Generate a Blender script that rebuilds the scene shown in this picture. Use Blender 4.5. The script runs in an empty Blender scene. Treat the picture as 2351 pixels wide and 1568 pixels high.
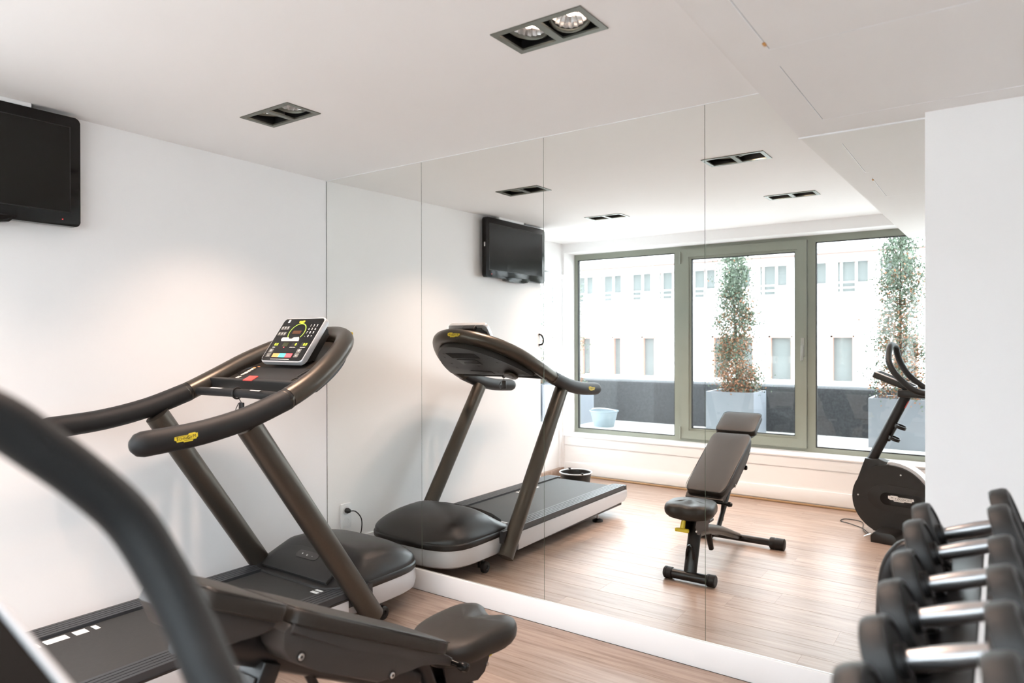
import bpy, bmesh, math, random
from mathutils import Vector, Matrix
random.seed(7)
D = bpy.data
sc = bpy.context.scene
COL = sc.collection
PI = math.pi

# ------------------------------------------------------------------ camera
def make_camera():
    yaw, pit, rol = (math.radians(a) for a in (35.265, -.139, -.113))
    F = Vector((-math.sin(yaw)*math.cos(pit), math.cos(yaw)*math.cos(pit), math.sin(pit)))
    R = Vector((math.cos(yaw), math.sin(yaw), 0)); U = R.cross(F)
    R2 = R*math.cos(rol)+U*math.sin(rol); U2 = -R*math.sin(rol)+U*math.cos(rol)
    cam = D.cameras.new('camera'); o = D.objects.new('camera', cam); COL.objects.link(o)
    m = Matrix((R2, U2, -F)).transposed().to_4x4(); m.translation = Vector((3.599, -2.988, 1.459))
    o.matrix_world = m
    cam.sensor_width = 36; cam.lens = 1585.12*36/2351; cam.clip_start = .05; cam.clip_end = 200
    cam.dof.use_dof = True; cam.dof.focus_distance = 3.7; cam.dof.aperture_fstop = 2.4
    sc.camera = o
make_camera()

# ------------------------------------------------------------------ light, exposure
sc.view_settings.view_transform = 'Standard'; sc.view_settings.look = 'None'
sc.view_settings.gamma = 1; sc.view_settings.use_curve_mapping = False
sc.view_settings.exposure = 0.81
cy = sc.cycles
cy.max_bounces = 10; cy.diffuse_bounces = 5; cy.glossy_bounces = 6; cy.transmission_bounces = 8; cy.transparent_max_bounces = 12
cy.sample_clamp_indirect = 6; cy.use_denoising = True; cy.blur_glossy = .5
w = D.worlds.new('overcast_sky'); sc.world = w; w.use_nodes = True
bg = w.node_tree.nodes['Background']; bg.inputs[0].default_value = (.84, .92, 1, 1); bg.inputs[1].default_value = 5.5
SPOT_W = 38
SPOT_COL = (1, .73, .58)

# ------------------------------------------------------------------ materials
def mat(name, col, rough=.5, metal=0, spec=.5, noise=0, nscale=30, bump=0, bscale=200, coat=0, emit=None, estr=0, stretch=None):
    m = D.materials.new(name); m.use_nodes = True; nt = m.node_tree; b = nt.nodes['Principled BSDF']
    b.inputs['Base Color'].default_value = (*col, 1); b.inputs['Roughness'].default_value = rough
    b.inputs['Metallic'].default_value = metal; b.inputs['Specular IOR Level'].default_value = spec
    b.inputs['Coat Weight'].default_value = coat
    if emit: b.inputs['Emission Color'].default_value = (*emit, 1); b.inputs['Emission Strength'].default_value = estr
    tc = nt.nodes.new('ShaderNodeTexCoord'); vec = tc.outputs['Object']
    if stretch:
        mp = nt.nodes.new('ShaderNodeMapping'); mp.inputs['Scale'].default_value = stretch; nt.links.new(vec, mp.inputs[0]); vec = mp.outputs[0]
    if noise:
        n = nt.nodes.new('ShaderNodeTexNoise'); n.inputs['Scale'].default_value = nscale; n.inputs['Detail'].default_value = 4
        nt.links.new(vec, n.inputs[0])
        mx = nt.nodes.new('ShaderNodeMix'); mx.data_type = 'RGBA'
        mx.inputs[6].default_value = (*[c*(1-noise) for c in col], 1); mx.inputs[7].default_value = (*[min(1, c*(1+noise)) for c in col], 1)
        nt.links.new(n.outputs[0], mx.inputs[0]); nt.links.new(mx.outputs[2], b.inputs['Base Color'])
    if bump:
        n = nt.nodes.new('ShaderNodeTexNoise'); n.inputs['Scale'].default_value = bscale; n.inputs['Detail'].default_value = 3
        nt.links.new(vec, n.inputs[0]); bp = nt.nodes.new('ShaderNodeBump'); bp.inputs['Strength'].default_value = bump; bp.inputs['Distance'].default_value = .002
        nt.links.new(n.outputs[0], bp.inputs['Height']); nt.links.new(bp.outputs[0], b.inputs['Normal'])
    return m
WALL = mat('white_wall_paint', (.925, .92, .92), .6, noise=.01, nscale=3, bump=.08, bscale=90)
CEIL = mat('white_ceiling_paint', (.935, .925, .92), .7, noise=.01, nscale=2)
SOFF = mat('offwhite_soffit_board', (.87, .855, .84), .6, noise=.015, nscale=3)
TRIM = mat('white_lacquered_trim', (.90, .905, .91), .3, noise=.01, nscale=5)
JOINT = mat('dark_joint', (.06, .05, .04), .9, noise=.2)
ALU = mat('olive_grey_frame', (.25, .265, .22), .38, .0, noise=.05, nscale=6)
ALUM = mat('bright_metal', (.75, .75, .74), .3, 1, noise=.03)
CHROME = mat('brushed_steel', (.42, .42, .43), .30, 1, noise=.05, nscale=60, stretch=(1, 30, 30))
GASKET = mat('black_gasket', (.012, .012, .012), .6, noise=.1)
BLK = mat('black_plastic', (.010, .0095, .0095), .38, noise=.15, nscale=20, bump=.1, bscale=900)
BLKG = mat('gloss_black_plastic', (.004, .004, .004), .12, spec=.3, noise=.1)
SCREEN = mat('dark_screen', (.010, .010, .009), .16, spec=.25, noise=.05)
DGREY = mat('charcoal_plastic', (.018, .0175, .017), .44, spec=.38, noise=.12, nscale=30, bump=.15, bscale=1200)
METP = mat('dark_metallic_paint', (.085, .074, .062), .34, .75, noise=.08, nscale=200)
TUBEB = mat('dark_painted_steel', (.013, .012, .012), .34, .2, noise=.1, nscale=150)
RUB = mat('black_rubber', (.013, .0135, .014), .5, spec=.3, noise=.15, nscale=300, bump=.25, bscale=1500)
BELT = mat('treadmill_belt', (.024, .0235, .023), .6, noise=.5, nscale=60, bump=.4, bscale=500, stretch=(3, .7, 1))
RAIL = mat('grey_black_rail', (.030, .032, .036), .42, noise=.1)
SILV = mat('silver_paint', (.58, .59, .61), .33, .35, noise=.02)
LEATH = mat('black_leatherette', (.019, .016, .013), .40, spec=.42, noise=.15, nscale=80, bump=.35, bscale=450)
SHROUD = mat('grey_textured_plastic', (.036, .032, .030), .42, noise=.1, nscale=200, bump=.3, bscale=1400)
YEL = mat('yellow_plastic', (.75, .56, .03), .4, noise=.04)
WHT = mat('white_print', (.8, .8, .79), .5, noise=.02)
BLKP = mat('black_print', (.01, .01, .01), .5, noise=.05)
RED = mat('red_plastic', (.55, .06, .05), .4, noise=.05)
STICK = mat('cream_sticker', (.72, .68, .62), .5, noise=.06, nscale=90)
ORNG = mat('orange_button', (.8, .3, .1), .4, noise=.03, emit=(.9, .3, .12), estr=.35)
CYAN = mat('cyan_button', (.1, .62, .65), .4, noise=.03, emit=(.1, .6, .65), estr=.3)
PINK = mat('red_button', (.75, .1, .12), .4, noise=.03, emit=(.8, .1, .12), estr=.3)
LED = mat('green_led', (.3, .4, .02), .4, noise=.03, emit=(.62, .75, .05), estr=1.1)
KEYG = mat('grey_key', (.16, .16, .15), .4, noise=.05)
GRN = mat('green_gauge', (.25, .4, .05), .4, noise=.03, emit=(.3, .5, .05), estr=.25)
RUBH = mat('dumbbell_rubber', (.012, .0125, .0125), .42, noise=.2, nscale=120, bump=.3, bscale=700)
PAVE = mat('pale_terrace_paving', (.74, .72, .69), .8, noise=.15, nscale=4)
PARA = mat('dark_textured_parapet', (.042, .044, .048), .85, noise=.7, nscale=45, bump=.6, bscale=60)
PLANT = mat('grey_planter', (.24, .26, .295), .5, noise=.08, nscale=5)
FAC = mat('white_render_facade', (.86, .85, .83), .8, noise=.02, nscale=1)
FACP = mat('pink_timber_post', (.52, .30, .24), .7, noise=.08)
FGL = mat('facade_glass', (.125, .135, .133), .6, spec=.1, noise=.2, nscale=1.2)
ROOF = mat('pale_roof', (.7, .68, .68), .7, noise=.04)
GUT = mat('dark_pink_gutter', (.22, .14, .12), .6, noise=.05)
SOIL = mat('soil', (.05, .035, .025), .9, noise=.3)
BARK = mat('brown_bark', (.07, .035, .02), .8, noise=.3)
LEAF = mat('grey_green_foliage', (.13, .175, .125), .7, noise=.4, nscale=8)
LEAFB = mat('rusty_brown_foliage', (.36, .17, .09), .7, noise=.4, nscale=8)
BUCK = mat('pale_blue_bucket', (.17, .22, .25), .5, noise=.03)
LAMPB = mat('lamp_filament', (1, .85, .7), .4, noise=.01, emit=(1, .82, .7), estr=2.6)
LREF = mat('lamp_reflector', (.5, .49, .48), .2, .9, noise=.02, emit=(1, .88, .8), estr=.05)

def mirror_mat():
    m = mat('mirror_silver', (.95, .955, .93), .0, 1); b = m.node_tree.nodes['Principled BSDF']
    b.inputs['Roughness'].default_value = 0; return m
MIRR = mirror_mat()
MEDGE = mat('mirror_edge', (.10, .12, .09), .2, noise=.05)
def glass_mat():
    m = D.materials.new('window_glass'); m.use_nodes = True; nt = m.node_tree; nt.nodes.clear()
    out = nt.nodes.new('ShaderNodeOutputMaterial'); mx = nt.nodes.new('ShaderNodeMixShader'); t = nt.nodes.new('ShaderNodeBsdfTransparent')
    g = nt.nodes.new('ShaderNodeBsdfGlossy'); g.inputs['Roughness'].default_value = 0; fr = nt.nodes.new('ShaderNodeFresnel'); fr.inputs[0].default_value = 1.6
    t.inputs[0].default_value = (.98, .99, .985, 1)
    geo = nt.nodes.new('ShaderNodeNewGeometry'); inv = nt.nodes.new('ShaderNodeMath'); inv.operation = 'SUBTRACT'; inv.inputs[0].default_value = 1; nt.links.new(geo.outputs['Backfacing'], inv.inputs[1])
    ml = nt.nodes.new('ShaderNodeMath'); ml.operation = 'MULTIPLY'; nt.links.new(fr.outputs[0], ml.inputs[0]); nt.links.new(inv.outputs[0], ml.inputs[1])   # one reflection per pane, at the face the ray enters
    nt.links.new(ml.outputs[0], mx.inputs[0]); nt.links.new(t.outputs[0], mx.inputs[1]); nt.links.new(g.outputs[0], mx.inputs[2]); nt.links.new(mx.outputs[0], out.inputs[0])
    return m
GLASS = glass_mat()
def wood_mat():
    m = D.materials.new('light_oak_laminate'); m.use_nodes = True; nt = m.node_tree; b = nt.nodes['Principled BSDF']
    tc = nt.nodes.new('ShaderNodeTexCoord'); oi = nt.nodes.new('ShaderNodeObjectInfo')
    mul = nt.nodes.new('ShaderNodeMath'); mul.operation = 'MULTIPLY'; mul.inputs[1].default_value = 37; nt.links.new(oi.outputs['Random'], mul.inputs[0])
    cmb = nt.nodes.new('ShaderNodeCombineXYZ')
    for i in range(3): nt.links.new(mul.outputs[0], cmb.inputs[i])
    add = nt.nodes.new('ShaderNodeVectorMath'); add.operation = 'ADD'; nt.links.new(tc.outputs['Object'], add.inputs[0]); nt.links.new(cmb.outputs[0], add.inputs[1])
    mp = nt.nodes.new('ShaderNodeMapping'); mp.inputs['Scale'].default_value = (1.6, 26, 8); nt.links.new(add.outputs[0], mp.inputs[0])
    n = nt.nodes.new('ShaderNodeTexNoise'); n.inputs['Scale'].default_value = 1.6; n.inputs['Detail'].default_value = 7; n.inputs['Roughness'].default_value = .62; n.inputs['Distortion'].default_value = .5
    nt.links.new(mp.outputs[0], n.inputs[0])
    cr = nt.nodes.new('ShaderNodeValToRGB'); e = cr.color_ramp.elements
    e[0].position = .28; e[0].color = (.20, .130, .095, 1); e[1].position = .72; e[1].color = (.43, .33, .275, 1)
    k = cr.color_ramp.elements.new(.46); k.color = (.33, .240, .190, 1)
    nt.links.new(n.outputs[0], cr.inputs[0])
    hs = nt.nodes.new('ShaderNodeHueSaturation'); nt.links.new(cr.outputs[0], hs.inputs['Color'])
    mr = nt.nodes.new('ShaderNodeMapRange'); mr.inputs[3].default_value = .90; mr.inputs[4].default_value = 1.10; nt.links.new(oi.outputs['Random'], mr.inputs[0]); nt.links.new(mr.outputs[0], hs.inputs['Value'])
    nt.links.new(hs.outputs[0], b.inputs['Base Color'])
    b.inputs['Roughness'].default_value = .36; b.inputs['Specular IOR Level'].default_value = .5
    bp = nt.nodes.new('ShaderNodeBump'); bp.inputs['Strength'].default_value = .15; bp.inputs['Distance'].default_value = .001; nt.links.new(n.outputs[0], bp.inputs['Height']); nt.links.new(bp.outputs[0], b.inputs['Normal'])
    return m
WOOD = wood_mat()

# ------------------------------------------------------------------ mesh helpers
V = Vector
WLOC = {}
def wl(o): return WLOC.get(o.name, V((0, 0, 0))) if o else V((0, 0, 0))
class MB:
    def __init__(s): s.bm = bmesh.new()
    def face(s, pts, flip=False):
        vs = [s.bm.verts.new(p) for p in pts]
        if flip: vs.reverse()
        try: return s.bm.faces.new(vs)
        except ValueError: return None
    def box(s, a, b, bevel=0, rot=None, piv=None):
        (x0, y0, z0), (x1, y1, z1) = a, b
        x0, x1 = sorted((x0, x1)); y0, y1 = sorted((y0, y1)); z0, z1 = sorted((z0, z1))
        co = [V((x, y, z)) for x in (x0, x1) for y in (y0, y1) for z in (z0, z1)]
        if rot is not None:
            p = V(piv) if piv is not None else V(((x0+x1)/2, (y0+y1)/2, (z0+z1)/2)); co = [p+rot@(c-p) for c in co]
        v = [s.bm.verts.new(c) for c in co]; fs = []
        for f in ((0, 1, 3, 2), (4, 6, 7, 5), (0, 4, 5, 1), (2, 3, 7, 6), (0, 2, 6, 4), (1, 5, 7, 3)): fs.append(s.bm.faces.new([v[i] for i in f]))
        if bevel:
            es = list({e for f in fs for e in f.edges}); bmesh.ops.bevel(s.bm, geom=es, offset=bevel, segments=2, profile=.5, affect='EDGES')
        return s
    def obox(s, c, ex, ey, ez, bevel=0):
        "box centred at c with half-extent vectors ex, ey, ez"
        c, ex, ey, ez = V(c), V(ex), V(ey), V(ez)
        co = [c+i*ex+j*ey+k*ez for i in (-1, 1) for j in (-1, 1) for k in (-1, 1)]
        v = [s.bm.verts.new(p) for p in co]; fs = []
        for f in ((0, 1, 3, 2), (4, 6, 7, 5), (0, 4, 5, 1), (2, 3, 7, 6), (0, 2, 6, 4), (1, 5, 7, 3)): fs.append(s.bm.faces.new([v[i] for i in f]))
        if bevel:
            es = list({e for f in fs for e in f.edges}); bmesh.ops.bevel(s.bm, geom=es, offset=bevel, segments=3, profile=.5, affect='EDGES')
        return s
    def prism(s, poly, o, ex, ey, n, t0, t1, bevel=0, seg=2):
        "2-D polygon in frame (o, ex, ey), extruded along n from t0 to t1"
        o, ex, ey, n = V(o), V(ex), V(ey), V(n)
        A = [s.bm.verts.new(o+ex*p[0]+ey*p[1]+n*t0) for p in poly]; B = [s.bm.verts.new(o+ex*p[0]+ey*p[1]+n*t1) for p in poly]
        fs = [s.bm.faces.new(A[::-1]), s.bm.faces.new(B)]; N = len(poly)
        for i in range(N): fs.append(s.bm.faces.new((A[i], A[(i+1) % N], B[(i+1) % N], B[i])))
        if bevel:
            es = list({e for f in fs[:2] for e in f.edges}); bmesh.ops.bevel(s.bm, geom=es, offset=bevel, segments=seg, profile=.5, affect='EDGES')
        return s
    def tube(s, pts, r, seg=16, closed=False, cap='flat', ry=None, up=None):
        pts = [V(p) for p in pts]; n = len(pts)
        rr = r if isinstance(r, (list, tuple)) else [r]*n
        T = []
        for i in range(n):
            a = pts[(i-1) % n] if closed else pts[max(i-1, 0)]; b = pts[(i+1) % n] if closed else pts[min(i+1, n-1)]
            T.append((b-a).normalized())
        u = V(up) if up else (V((0, 0, 1)) if abs(T[0].z) < .9 else V((1, 0, 0)))
        rings = []
        for i in range(n):
            t = T[i]; u = (u-t*u.dot(t))
            if u.length < 1e-5: u = V((1, 0, 0))-t*t.x
            u.normalize(); v = t.cross(u)
            k = (ry/r if ry and not isinstance(r, (list, tuple)) else 1)
            rings.append([s.bm.verts.new(pts[i]+(u*math.sin(2*PI*j/seg)*rr[i]*k+v*math.cos(2*PI*j/seg)*rr[i])) for j in range(seg)])
        for i in range(n if closed else n-1):
            A, B = rings[i], rings[(i+1) % n]
            for j in range(seg): s.bm.faces.new((A[j], A[(j+1) % seg], B[(j+1) % seg], B[j]))
        if not closed:
            for ring, t, rad in ((rings[0], -T[0], rr[0]), (rings[-1], T[-1], rr[-1])):
                last = ring; c = sum((v.co for v in ring), V())/seg
                if cap == 'round':
                    for a in (30, 60, 80):
                        q = math.radians(a); new = [s.bm.verts.new(c+(v.co-c)*math.cos(q)+t*rad*math.sin(q)) for v in ring]
                        for j in range(seg): s.bm.faces.new((last[j], last[(j+1) % seg], new[(j+1) % seg], new[j]))
                        last = new
                s.bm.faces.new(last)
        return s
    def cyl(s, p0, p1, r, r1=None, seg=20, cap='flat'): return s.tube([p0, p1], [r, r if r1 is None else r1], seg, cap=cap)
    def lathe(s, c, axis, prof, seg=28, up=None):
        "prof: list of (radius, height along axis)"
        c = V(c); ax = V(axis).normalized(); u = V(up) if up else (V((0, 0, 1)) if abs(ax.z) < .9 else V((1, 0, 0))); u = (u-ax*u.dot(ax)).normalized(); v = ax.cross(u)
        rings = []
        for r, h in prof:
            if r < 1e-5: rings.append([s.bm.verts.new(c+ax*h)])
            else: rings.append([s.bm.verts.new(c+ax*h+(u*math.cos(2*PI*j/seg)+v*math.sin(2*PI*j/seg))*r) for j in range(seg)])
        for A, B in zip(rings, rings[1:]):
            for j in range(seg):
                k = (j+1) % seg
                f = [A[j % len(A)], A[k % len(A)], B[k % len(B)], B[j % len(B)]]; g = []
                for q in f:
                    if q not in g: g.append(q)
                if len(g) > 2: s.bm.faces.new(g)
        return s
    def loft(s, rings, cap=True):
        R = [[s.bm.verts.new(p) for p in r] for r in rings]; n = len(R[0])
        for A, B in zip(R, R[1:]):
            for j in range(n): s.bm.faces.new((A[j], A[(j+1) % n], B[(j+1) % n], B[j]))
        if cap: s.bm.faces.new(R[0][::-1]); s.bm.faces.new(R[-1])
        return s
    def grid(s, f, nu, nv):
        g = [[s.bm.verts.new(f(i/nu, j/nv)) for j in range(nv+1)] for i in range(nu+1)]
        for i in range(nu):
            for j in range(nv): s.bm.faces.new((g[i][j], g[i+1][j], g[i+1][j+1], g[i][j+1]))
        return s
    def build(s, name, m, parent=None, smooth=True, label=None, cat=None, group=None, kind=None, mats=None, normals=True):
        bm = s.bm
        if normals: bmesh.ops.recalc_face_normals(bm, faces=bm.faces)
        c = V()
        if bm.verts:
            xs = [v.co for v in bm.verts]; lo = V([min(p[i] for p in xs) for i in range(3)]); hi = V([max(p[i] for p in xs) for i in range(3)]); c = (lo+hi)/2
            if parent is None: c.z = lo.z
            for v in bm.verts: v.co -= c
        me = D.meshes.new(name); bm.to_mesh(me); bm.free()
        for q in (mats or [m]): me.materials.append(q)
        if smooth:
            me.polygons.foreach_set('use_smooth', [True]*len(me.polygons))
            me.set_sharp_from_angle(angle=math.radians(38))
        o = D.objects.new(name, me); COL.objects.link(o)
        o.parent = parent; o.location = c-wl(parent); WLOC[o.name] = c.copy()
        tag(o, label, cat, group, kind); return o
def tag(o, label=None, cat=None, group=None, kind=None):
    for k, v in (('label', label), ('category', cat), ('group', group), ('kind', kind)):
        if v: o[k] = v
    return o
def thing(name, loc, label, cat, group=None):
    o = D.objects.new(name, None); COL.objects.link(o); o.location = loc; o.empty_display_size = .1; WLOC[o.name] = V(loc)
    return tag(o, label, cat, group)
def copy_tree(o, parent=None, **kw):
    c = o.copy(); COL.objects.link(c); c.parent = parent
    for ch in list(o.children): copy_tree(ch, c)
    return tag(c, **kw)
def smoothpath(pts, n=6):
    P = [V(p) for p in pts]; out = []
    for i in range(len(P)-1):
        p0, p1, p2, p3 = P[max(i-1, 0)], P[i], P[i+1], P[min(i+2, len(P)-1)]
        for k in range(n):
            t = k/n; out.append(.5*((2*p1)+(p2-p0)*t+(2*p0-5*p1+4*p2-p3)*t*t+(3*p1-p0-3*p2+p3)*t*t*t))
    out.append(P[-1]); return out
def rrect(w, h, r, n=5):
    pts = []
    for cx, cyy, a in ((w/2-r, h/2-r, 0), (-w/2+r, h/2-r, 90), (-w/2+r, -h/2+r, 180), (w/2-r, -h/2+r, 270)):
        for k in range(n+1):
            q = math.radians(a+90*k/n); pts.append((cx+r*math.cos(q), cyy+r*math.sin(q)))
    return pts
def text(s, size, o, ex, ey, m, parent, name='lettering', depth=.0003, spacing=1, align='CENTER'):
    cu = D.curves.new('t', 'FONT'); cu.body = s; cu.size = size; cu.align_x = align; cu.align_y = 'CENTER'; cu.extrude = depth; cu.space_character = spacing; cu.resolution_u = 3
    ob = D.objects.new('t', cu); me = D.meshes.new_from_object(ob); D.objects.remove(ob); D.curves.remove(cu)
    ex, ey = V(ex).normalized(), V(ey).normalized(); n = ex.cross(ey); o = V(o)
    for v in me.vertices: v.co = ex*v.co.x+ey*v.co.y+n*v.co.z
    me.name = name; me.materials.clear(); me.materials.append(m)
    q = D.objects.new(name, me); COL.objects.link(q); q.parent = parent; q.location = o-wl(parent); WLOC[q.name] = o; return q
BADGE = [(0, .52), (.03, .84), (.60, .84), (.64, 1), (.90, 1), (.92, .90), (1, .90), (1, .42), (.95, .36), (.93, .2), (.80, .2), (.76, 0), (.40, 0), (.36, .14), (.10, .14), (.08, .36), (.02, .40)]
def badge(o, ex, ey, w, h, base, ink, parent, wrap=None):
    "brand badge centred at o: stepped plate with lettering in small capitals"
    ex, ey = V(ex).normalized(), V(ey).normalized(); n = ex.cross(ey)
    mb = MB(); mb.prism([((x-.5)*w, (y-.5)*h) for x, y in BADGE], o, ex, ey, n, -.0015, .001)
    b = mb.build('badge', base, parent, smooth=False)
    O = V(o)+n*.0013
    for s, x, y, k in (('T', -.385, .02, .66), ('ECHNO', -.135, -.03, .46), ('G', .105, .02, .62), ('Y', .21, -.03, .46), ('M', .345, .08, .56)):
        text(s, h*k, O+ex*x*w+ey*y*h, ex, ey, ink, b, depth=.0002)
    mb = MB(); mb.box((0, 0, 0), (0, 0, 0)) if 0 else None
    for x0, x1, y in ((-.40, .10, .27), (-.10, .32, -.30)):
        mb.obox(O+ex*(x0+x1)/2*w+ey*y*h, ex*(x1-x0)/2*w, ey*h*.02, n*.0002)
    mb.build('underline', ink, b, smooth=False); return b
def cells(x0, x1, y0, y1, holes):
    xs = sorted({x0, x1, *[h[0] for h in holes], *[h[1] for h in holes]}); ys = sorted({y0, y1, *[h[2] for h in holes], *[h[3] for h in holes]}); out = []
    for a, b in zip(xs, xs[1:]):
        for c, d in zip(ys, ys[1:]):
            mx, my = (a+b)/2, (c+d)/2
            if a >= x0 and b <= x1 and c >= y0 and d <= y1 and not any(h[0] < mx < h[1] and h[2] < my < h[3] for h in holes): out.append((a, b, c, d))
    return out

# ------------------------------------------------------------------ room shell
H = 2.5; HS = 2.283; YW = -3.475; YG = -3.71; XR = 4.55
LIGHTS = [(.705, 1.055, -1.09, -.905), (2.18, 2.532, -1.108, -.918), (.705, 1.045, -2.35, -2.17), (2.195, 2.545, -2.345, -2.17)]
def sx(y): return 2.928+.018*abs(y)*min(1, 1)   # edge of the lowered ceiling
mb = MB()
for a, b, c, d in cells(-.75, 3.15, -3.475, .0, LIGHTS): mb.face([(a, c, H), (b, c, H), (b, d, H), (a, d, H)])
mb.box((-1.2, -3.75, 2.72), (XR+.2, .2, 2.95))  # unseen slab above the ceiling plane, added to block light from overhead
mb.build('ceiling', CEIL, smooth=False, kind='structure', normals=False)
PANELS = [(3.06, XR-.12, -1.62+.0, -.955), (3.054, XR-.12, -.82, -.19), (3.062, 3.62, -1.62-.62, -1.70)]
PANELS = [(3.062, XR-.12, -1.53, -.955), (3.054, XR-.12, -.82, -.19)]
mb = MB()
L0, L1 = sx(-3.475), sx(0)
for a, b, c, d in cells(3.03, XR, -3.475, 0, PANELS): mb.face([(a, c, HS), (b, c, HS), (b, d, HS), (a, d, HS)])
mb.face([(L0, -3.475, HS), (3.03, -3.475, HS), (3.03, 0, HS), (L1, 0, HS)])
mb.face([(L0, -3.475, HS), (L1, 0, HS), (L1, 0, H), (L0, -3.475, H)])
for a, b, c, d in PANELS: mb.box((a-.01, c-.01, HS+.03), (b+.01, d+.01, HS+.04))
sof = mb.build('ceiling_soffit', SOFF, smooth=False, kind='structure', normals=False)
for a, b, c, d in PANELS:
    MB().box((a+.0025, c+.0015, HS+.0005), (b-.002, d-.0015, HS+.018)).build('access_panel', SOFF, sof, smooth=False)
    mb = MB()
    for q in ((a-.001, c, a+.002, d), (a, c-.001, b, c+.001), (a, d-.001, b, d+.001)): mb.box((q[0], q[1], HS+.004), (q[2], q[3], HS+.006))
    mb.build('joint', JOINT, sof, smooth=False)
MB().box((3.058, -1.015, HS-.004), (3.066, -.995, HS+.003), .001).build('hinge', mat('brass', (.5, .25, .08), .4, .8, noise=.1), sof)

# mirror wall, pillar, left wall, window wall
MB().box((-.7, .008, -.02), (XR+.2, .16, 2.72)).build('wall_mirror_side', WALL, smooth=False, kind='structure')
MB().box((3.376, -.07, 0), (XR+.2, .008, 2.30)).build('wall_pillar', WALL, smooth=False, kind='structure')
MB().box((XR, -3.9, 0), (XR+.15, 0, 2.5)).build('wall_right', WALL, smooth=False, kind='structure')
TL = math.tan(math.radians(2.2))
def xl(y): return TL*abs(y)
YE = -2.43
mb = MB(); mb.prism([(0, .0), (xl(YE), YE), (-.75, YE), (-.75, .0)], (0, 0, 0), (1, 0, 0), (0, 1, 0), (0, 0, 1), 0, H+.2)
mb.build('wall_left', WALL, smooth=False, kind='structure')
# recess behind the left wall with a glazed door
mb = MB(); mb.box((-.47, -3.60, 2.16), (-.30, YE, H+.2)); mb.box((-.345, -3.55, 0), (-.30, -3.475, 2.16)); mb.box((-.75, -2.62, 0), (-.30, YE, 2.16))
mb.build('wall_recess', WALL, smooth=False, kind='structure')
d = thing('door_1', (-.32, -3.0, 0), None, None); d['kind'] = 'structure'
mb = MB()
mb.box((-.355, -3.475, .08), (-.272, -3.385, 2.16)); mb.box((-.355, -2.71, .08), (-.272, -2.62, 2.16)); mb.box((-.355, -3.385, 2.07), (-.272, -2.71, 2.16)); mb.box((-.350, -3.385, .08), (-.29, -2.71, .50))
mb.box((-.272, -3.475, .08), (-.262, -3.43, 2.16)); mb.box((-.272, -2.665, .08), (-.262, -2.62, 2.16)); mb.box((-.272, -3.43, 2.115), (-.262, -2.665, 2.16))
mb.build('door_frame', TRIM, d, smooth=False)
MB().box((-.325, -3.385, .5), (-.317, -2.71, 2.07)).build('pane', GLASS, d, smooth=False)
MB().box((-.36, -3.475, .0), (-.262, -2.62, .079), .004).build('threshold', WOOD, d)
mb = MB(); mb.box((-.272, -3.42, 1.02), (-.260, -3.39, 1.14), .003); mb.tube([(-.262, -3.405, 1.08), (-.225, -3.405, 1.08), (-.22, -3.33, 1.08)], .008, 10, cap='round'); mb.build('door_handle', ALUM, d)
t = thing('wall_fitting', (.10, -2.44, 1.40), 'small black curved fitting at the free edge of the left wall below the television', 'fitting')
MB().tube(smoothpath([(.094, YE+.03, 1.51), (.115, YE+.012, 1.50), (.128, YE+.005, 1.46), (.120, YE+.01, 1.42), (.094, YE+.03, 1.41)]), .009, 10).build('body', BLK, t)
t = thing('emergency_light', (-.30, -3.15, 1.98), 'white wall lamp box with light tube high above the glazed door', 'light fixture')
MB().box((-.299, -3.2, 2.18), (-.26, -3.02, 2.31), .004).build('housing', TRIM, t); MB().box((-.299, -3.3, 2.06), (-.20, -2.98, 2.14), .006).build('tray', TRIM, t)
MB().cyl((-.25, -3.27, 2.035), (-.25, -3.0, 2.035), .02, cap='round').build('tube', mat('tube_white', (.9, .9, .9), .3, noise=.01, emit=(1, 1, 1), estr=.3), t)

mb = MB()
mb.box((-.344, -3.80, 0), (-.275, YW, H+.2))
mb.box((-.275, -3.90, 2.40), (XR, YW, H+.2)); mb.box((-.275, -3.90, 0), (XR, YW+.015, .415)); mb.box((4.30, -3.90, .415), (XR, YW, 2.4))
mb.build('wall_window_side', WALL, smooth=False, kind='structure')
MB().box((-.275, -3.70, .415), (4.30, -3.445, .432), .003).build('trim_1', TRIM, kind='structure')
MB().box((-.275, YW+.0151, .325), (4.30, YW+.022, .415)).build('trim_2', TRIM, smooth=False, kind='structure')
MB().box((-.275, YW+.0151, .024), (4.5, YW+.027, .14), .002).build('baseboard_window', TRIM, kind='structure')
MB().box((-.275, YW+.0271, .0005), (4.5, YW+.05, .018), .006).build('trim_3', mat('brown_floor_strip', (.38, .24, .12), .5, noise=.15, nscale=12), kind='structure')  # narrow brown strip where the window wall meets the floor
MB().box((-.0, -.012, .0005), (3.376, .0079, .118), .0015).build('baseboard_mirror', TRIM, kind='structure')
MB().box((3.377, -.082, .0005), (XR, -.0701, .118), .0015).build('baseboard_pillar', TRIM, kind='structure')
mb = MB(); mb.prism([(.0005, -.013), (xl(YE)+.0005, YE), (xl(YE)+.0125, YE), (.0125, -.013)], (0, 0, 0), (1, 0, 0), (0, 1, 0), (0, 0, 1), .0005, .12); mb.build('baseboard_left', TRIM, smooth=False, kind='structure')

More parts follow.
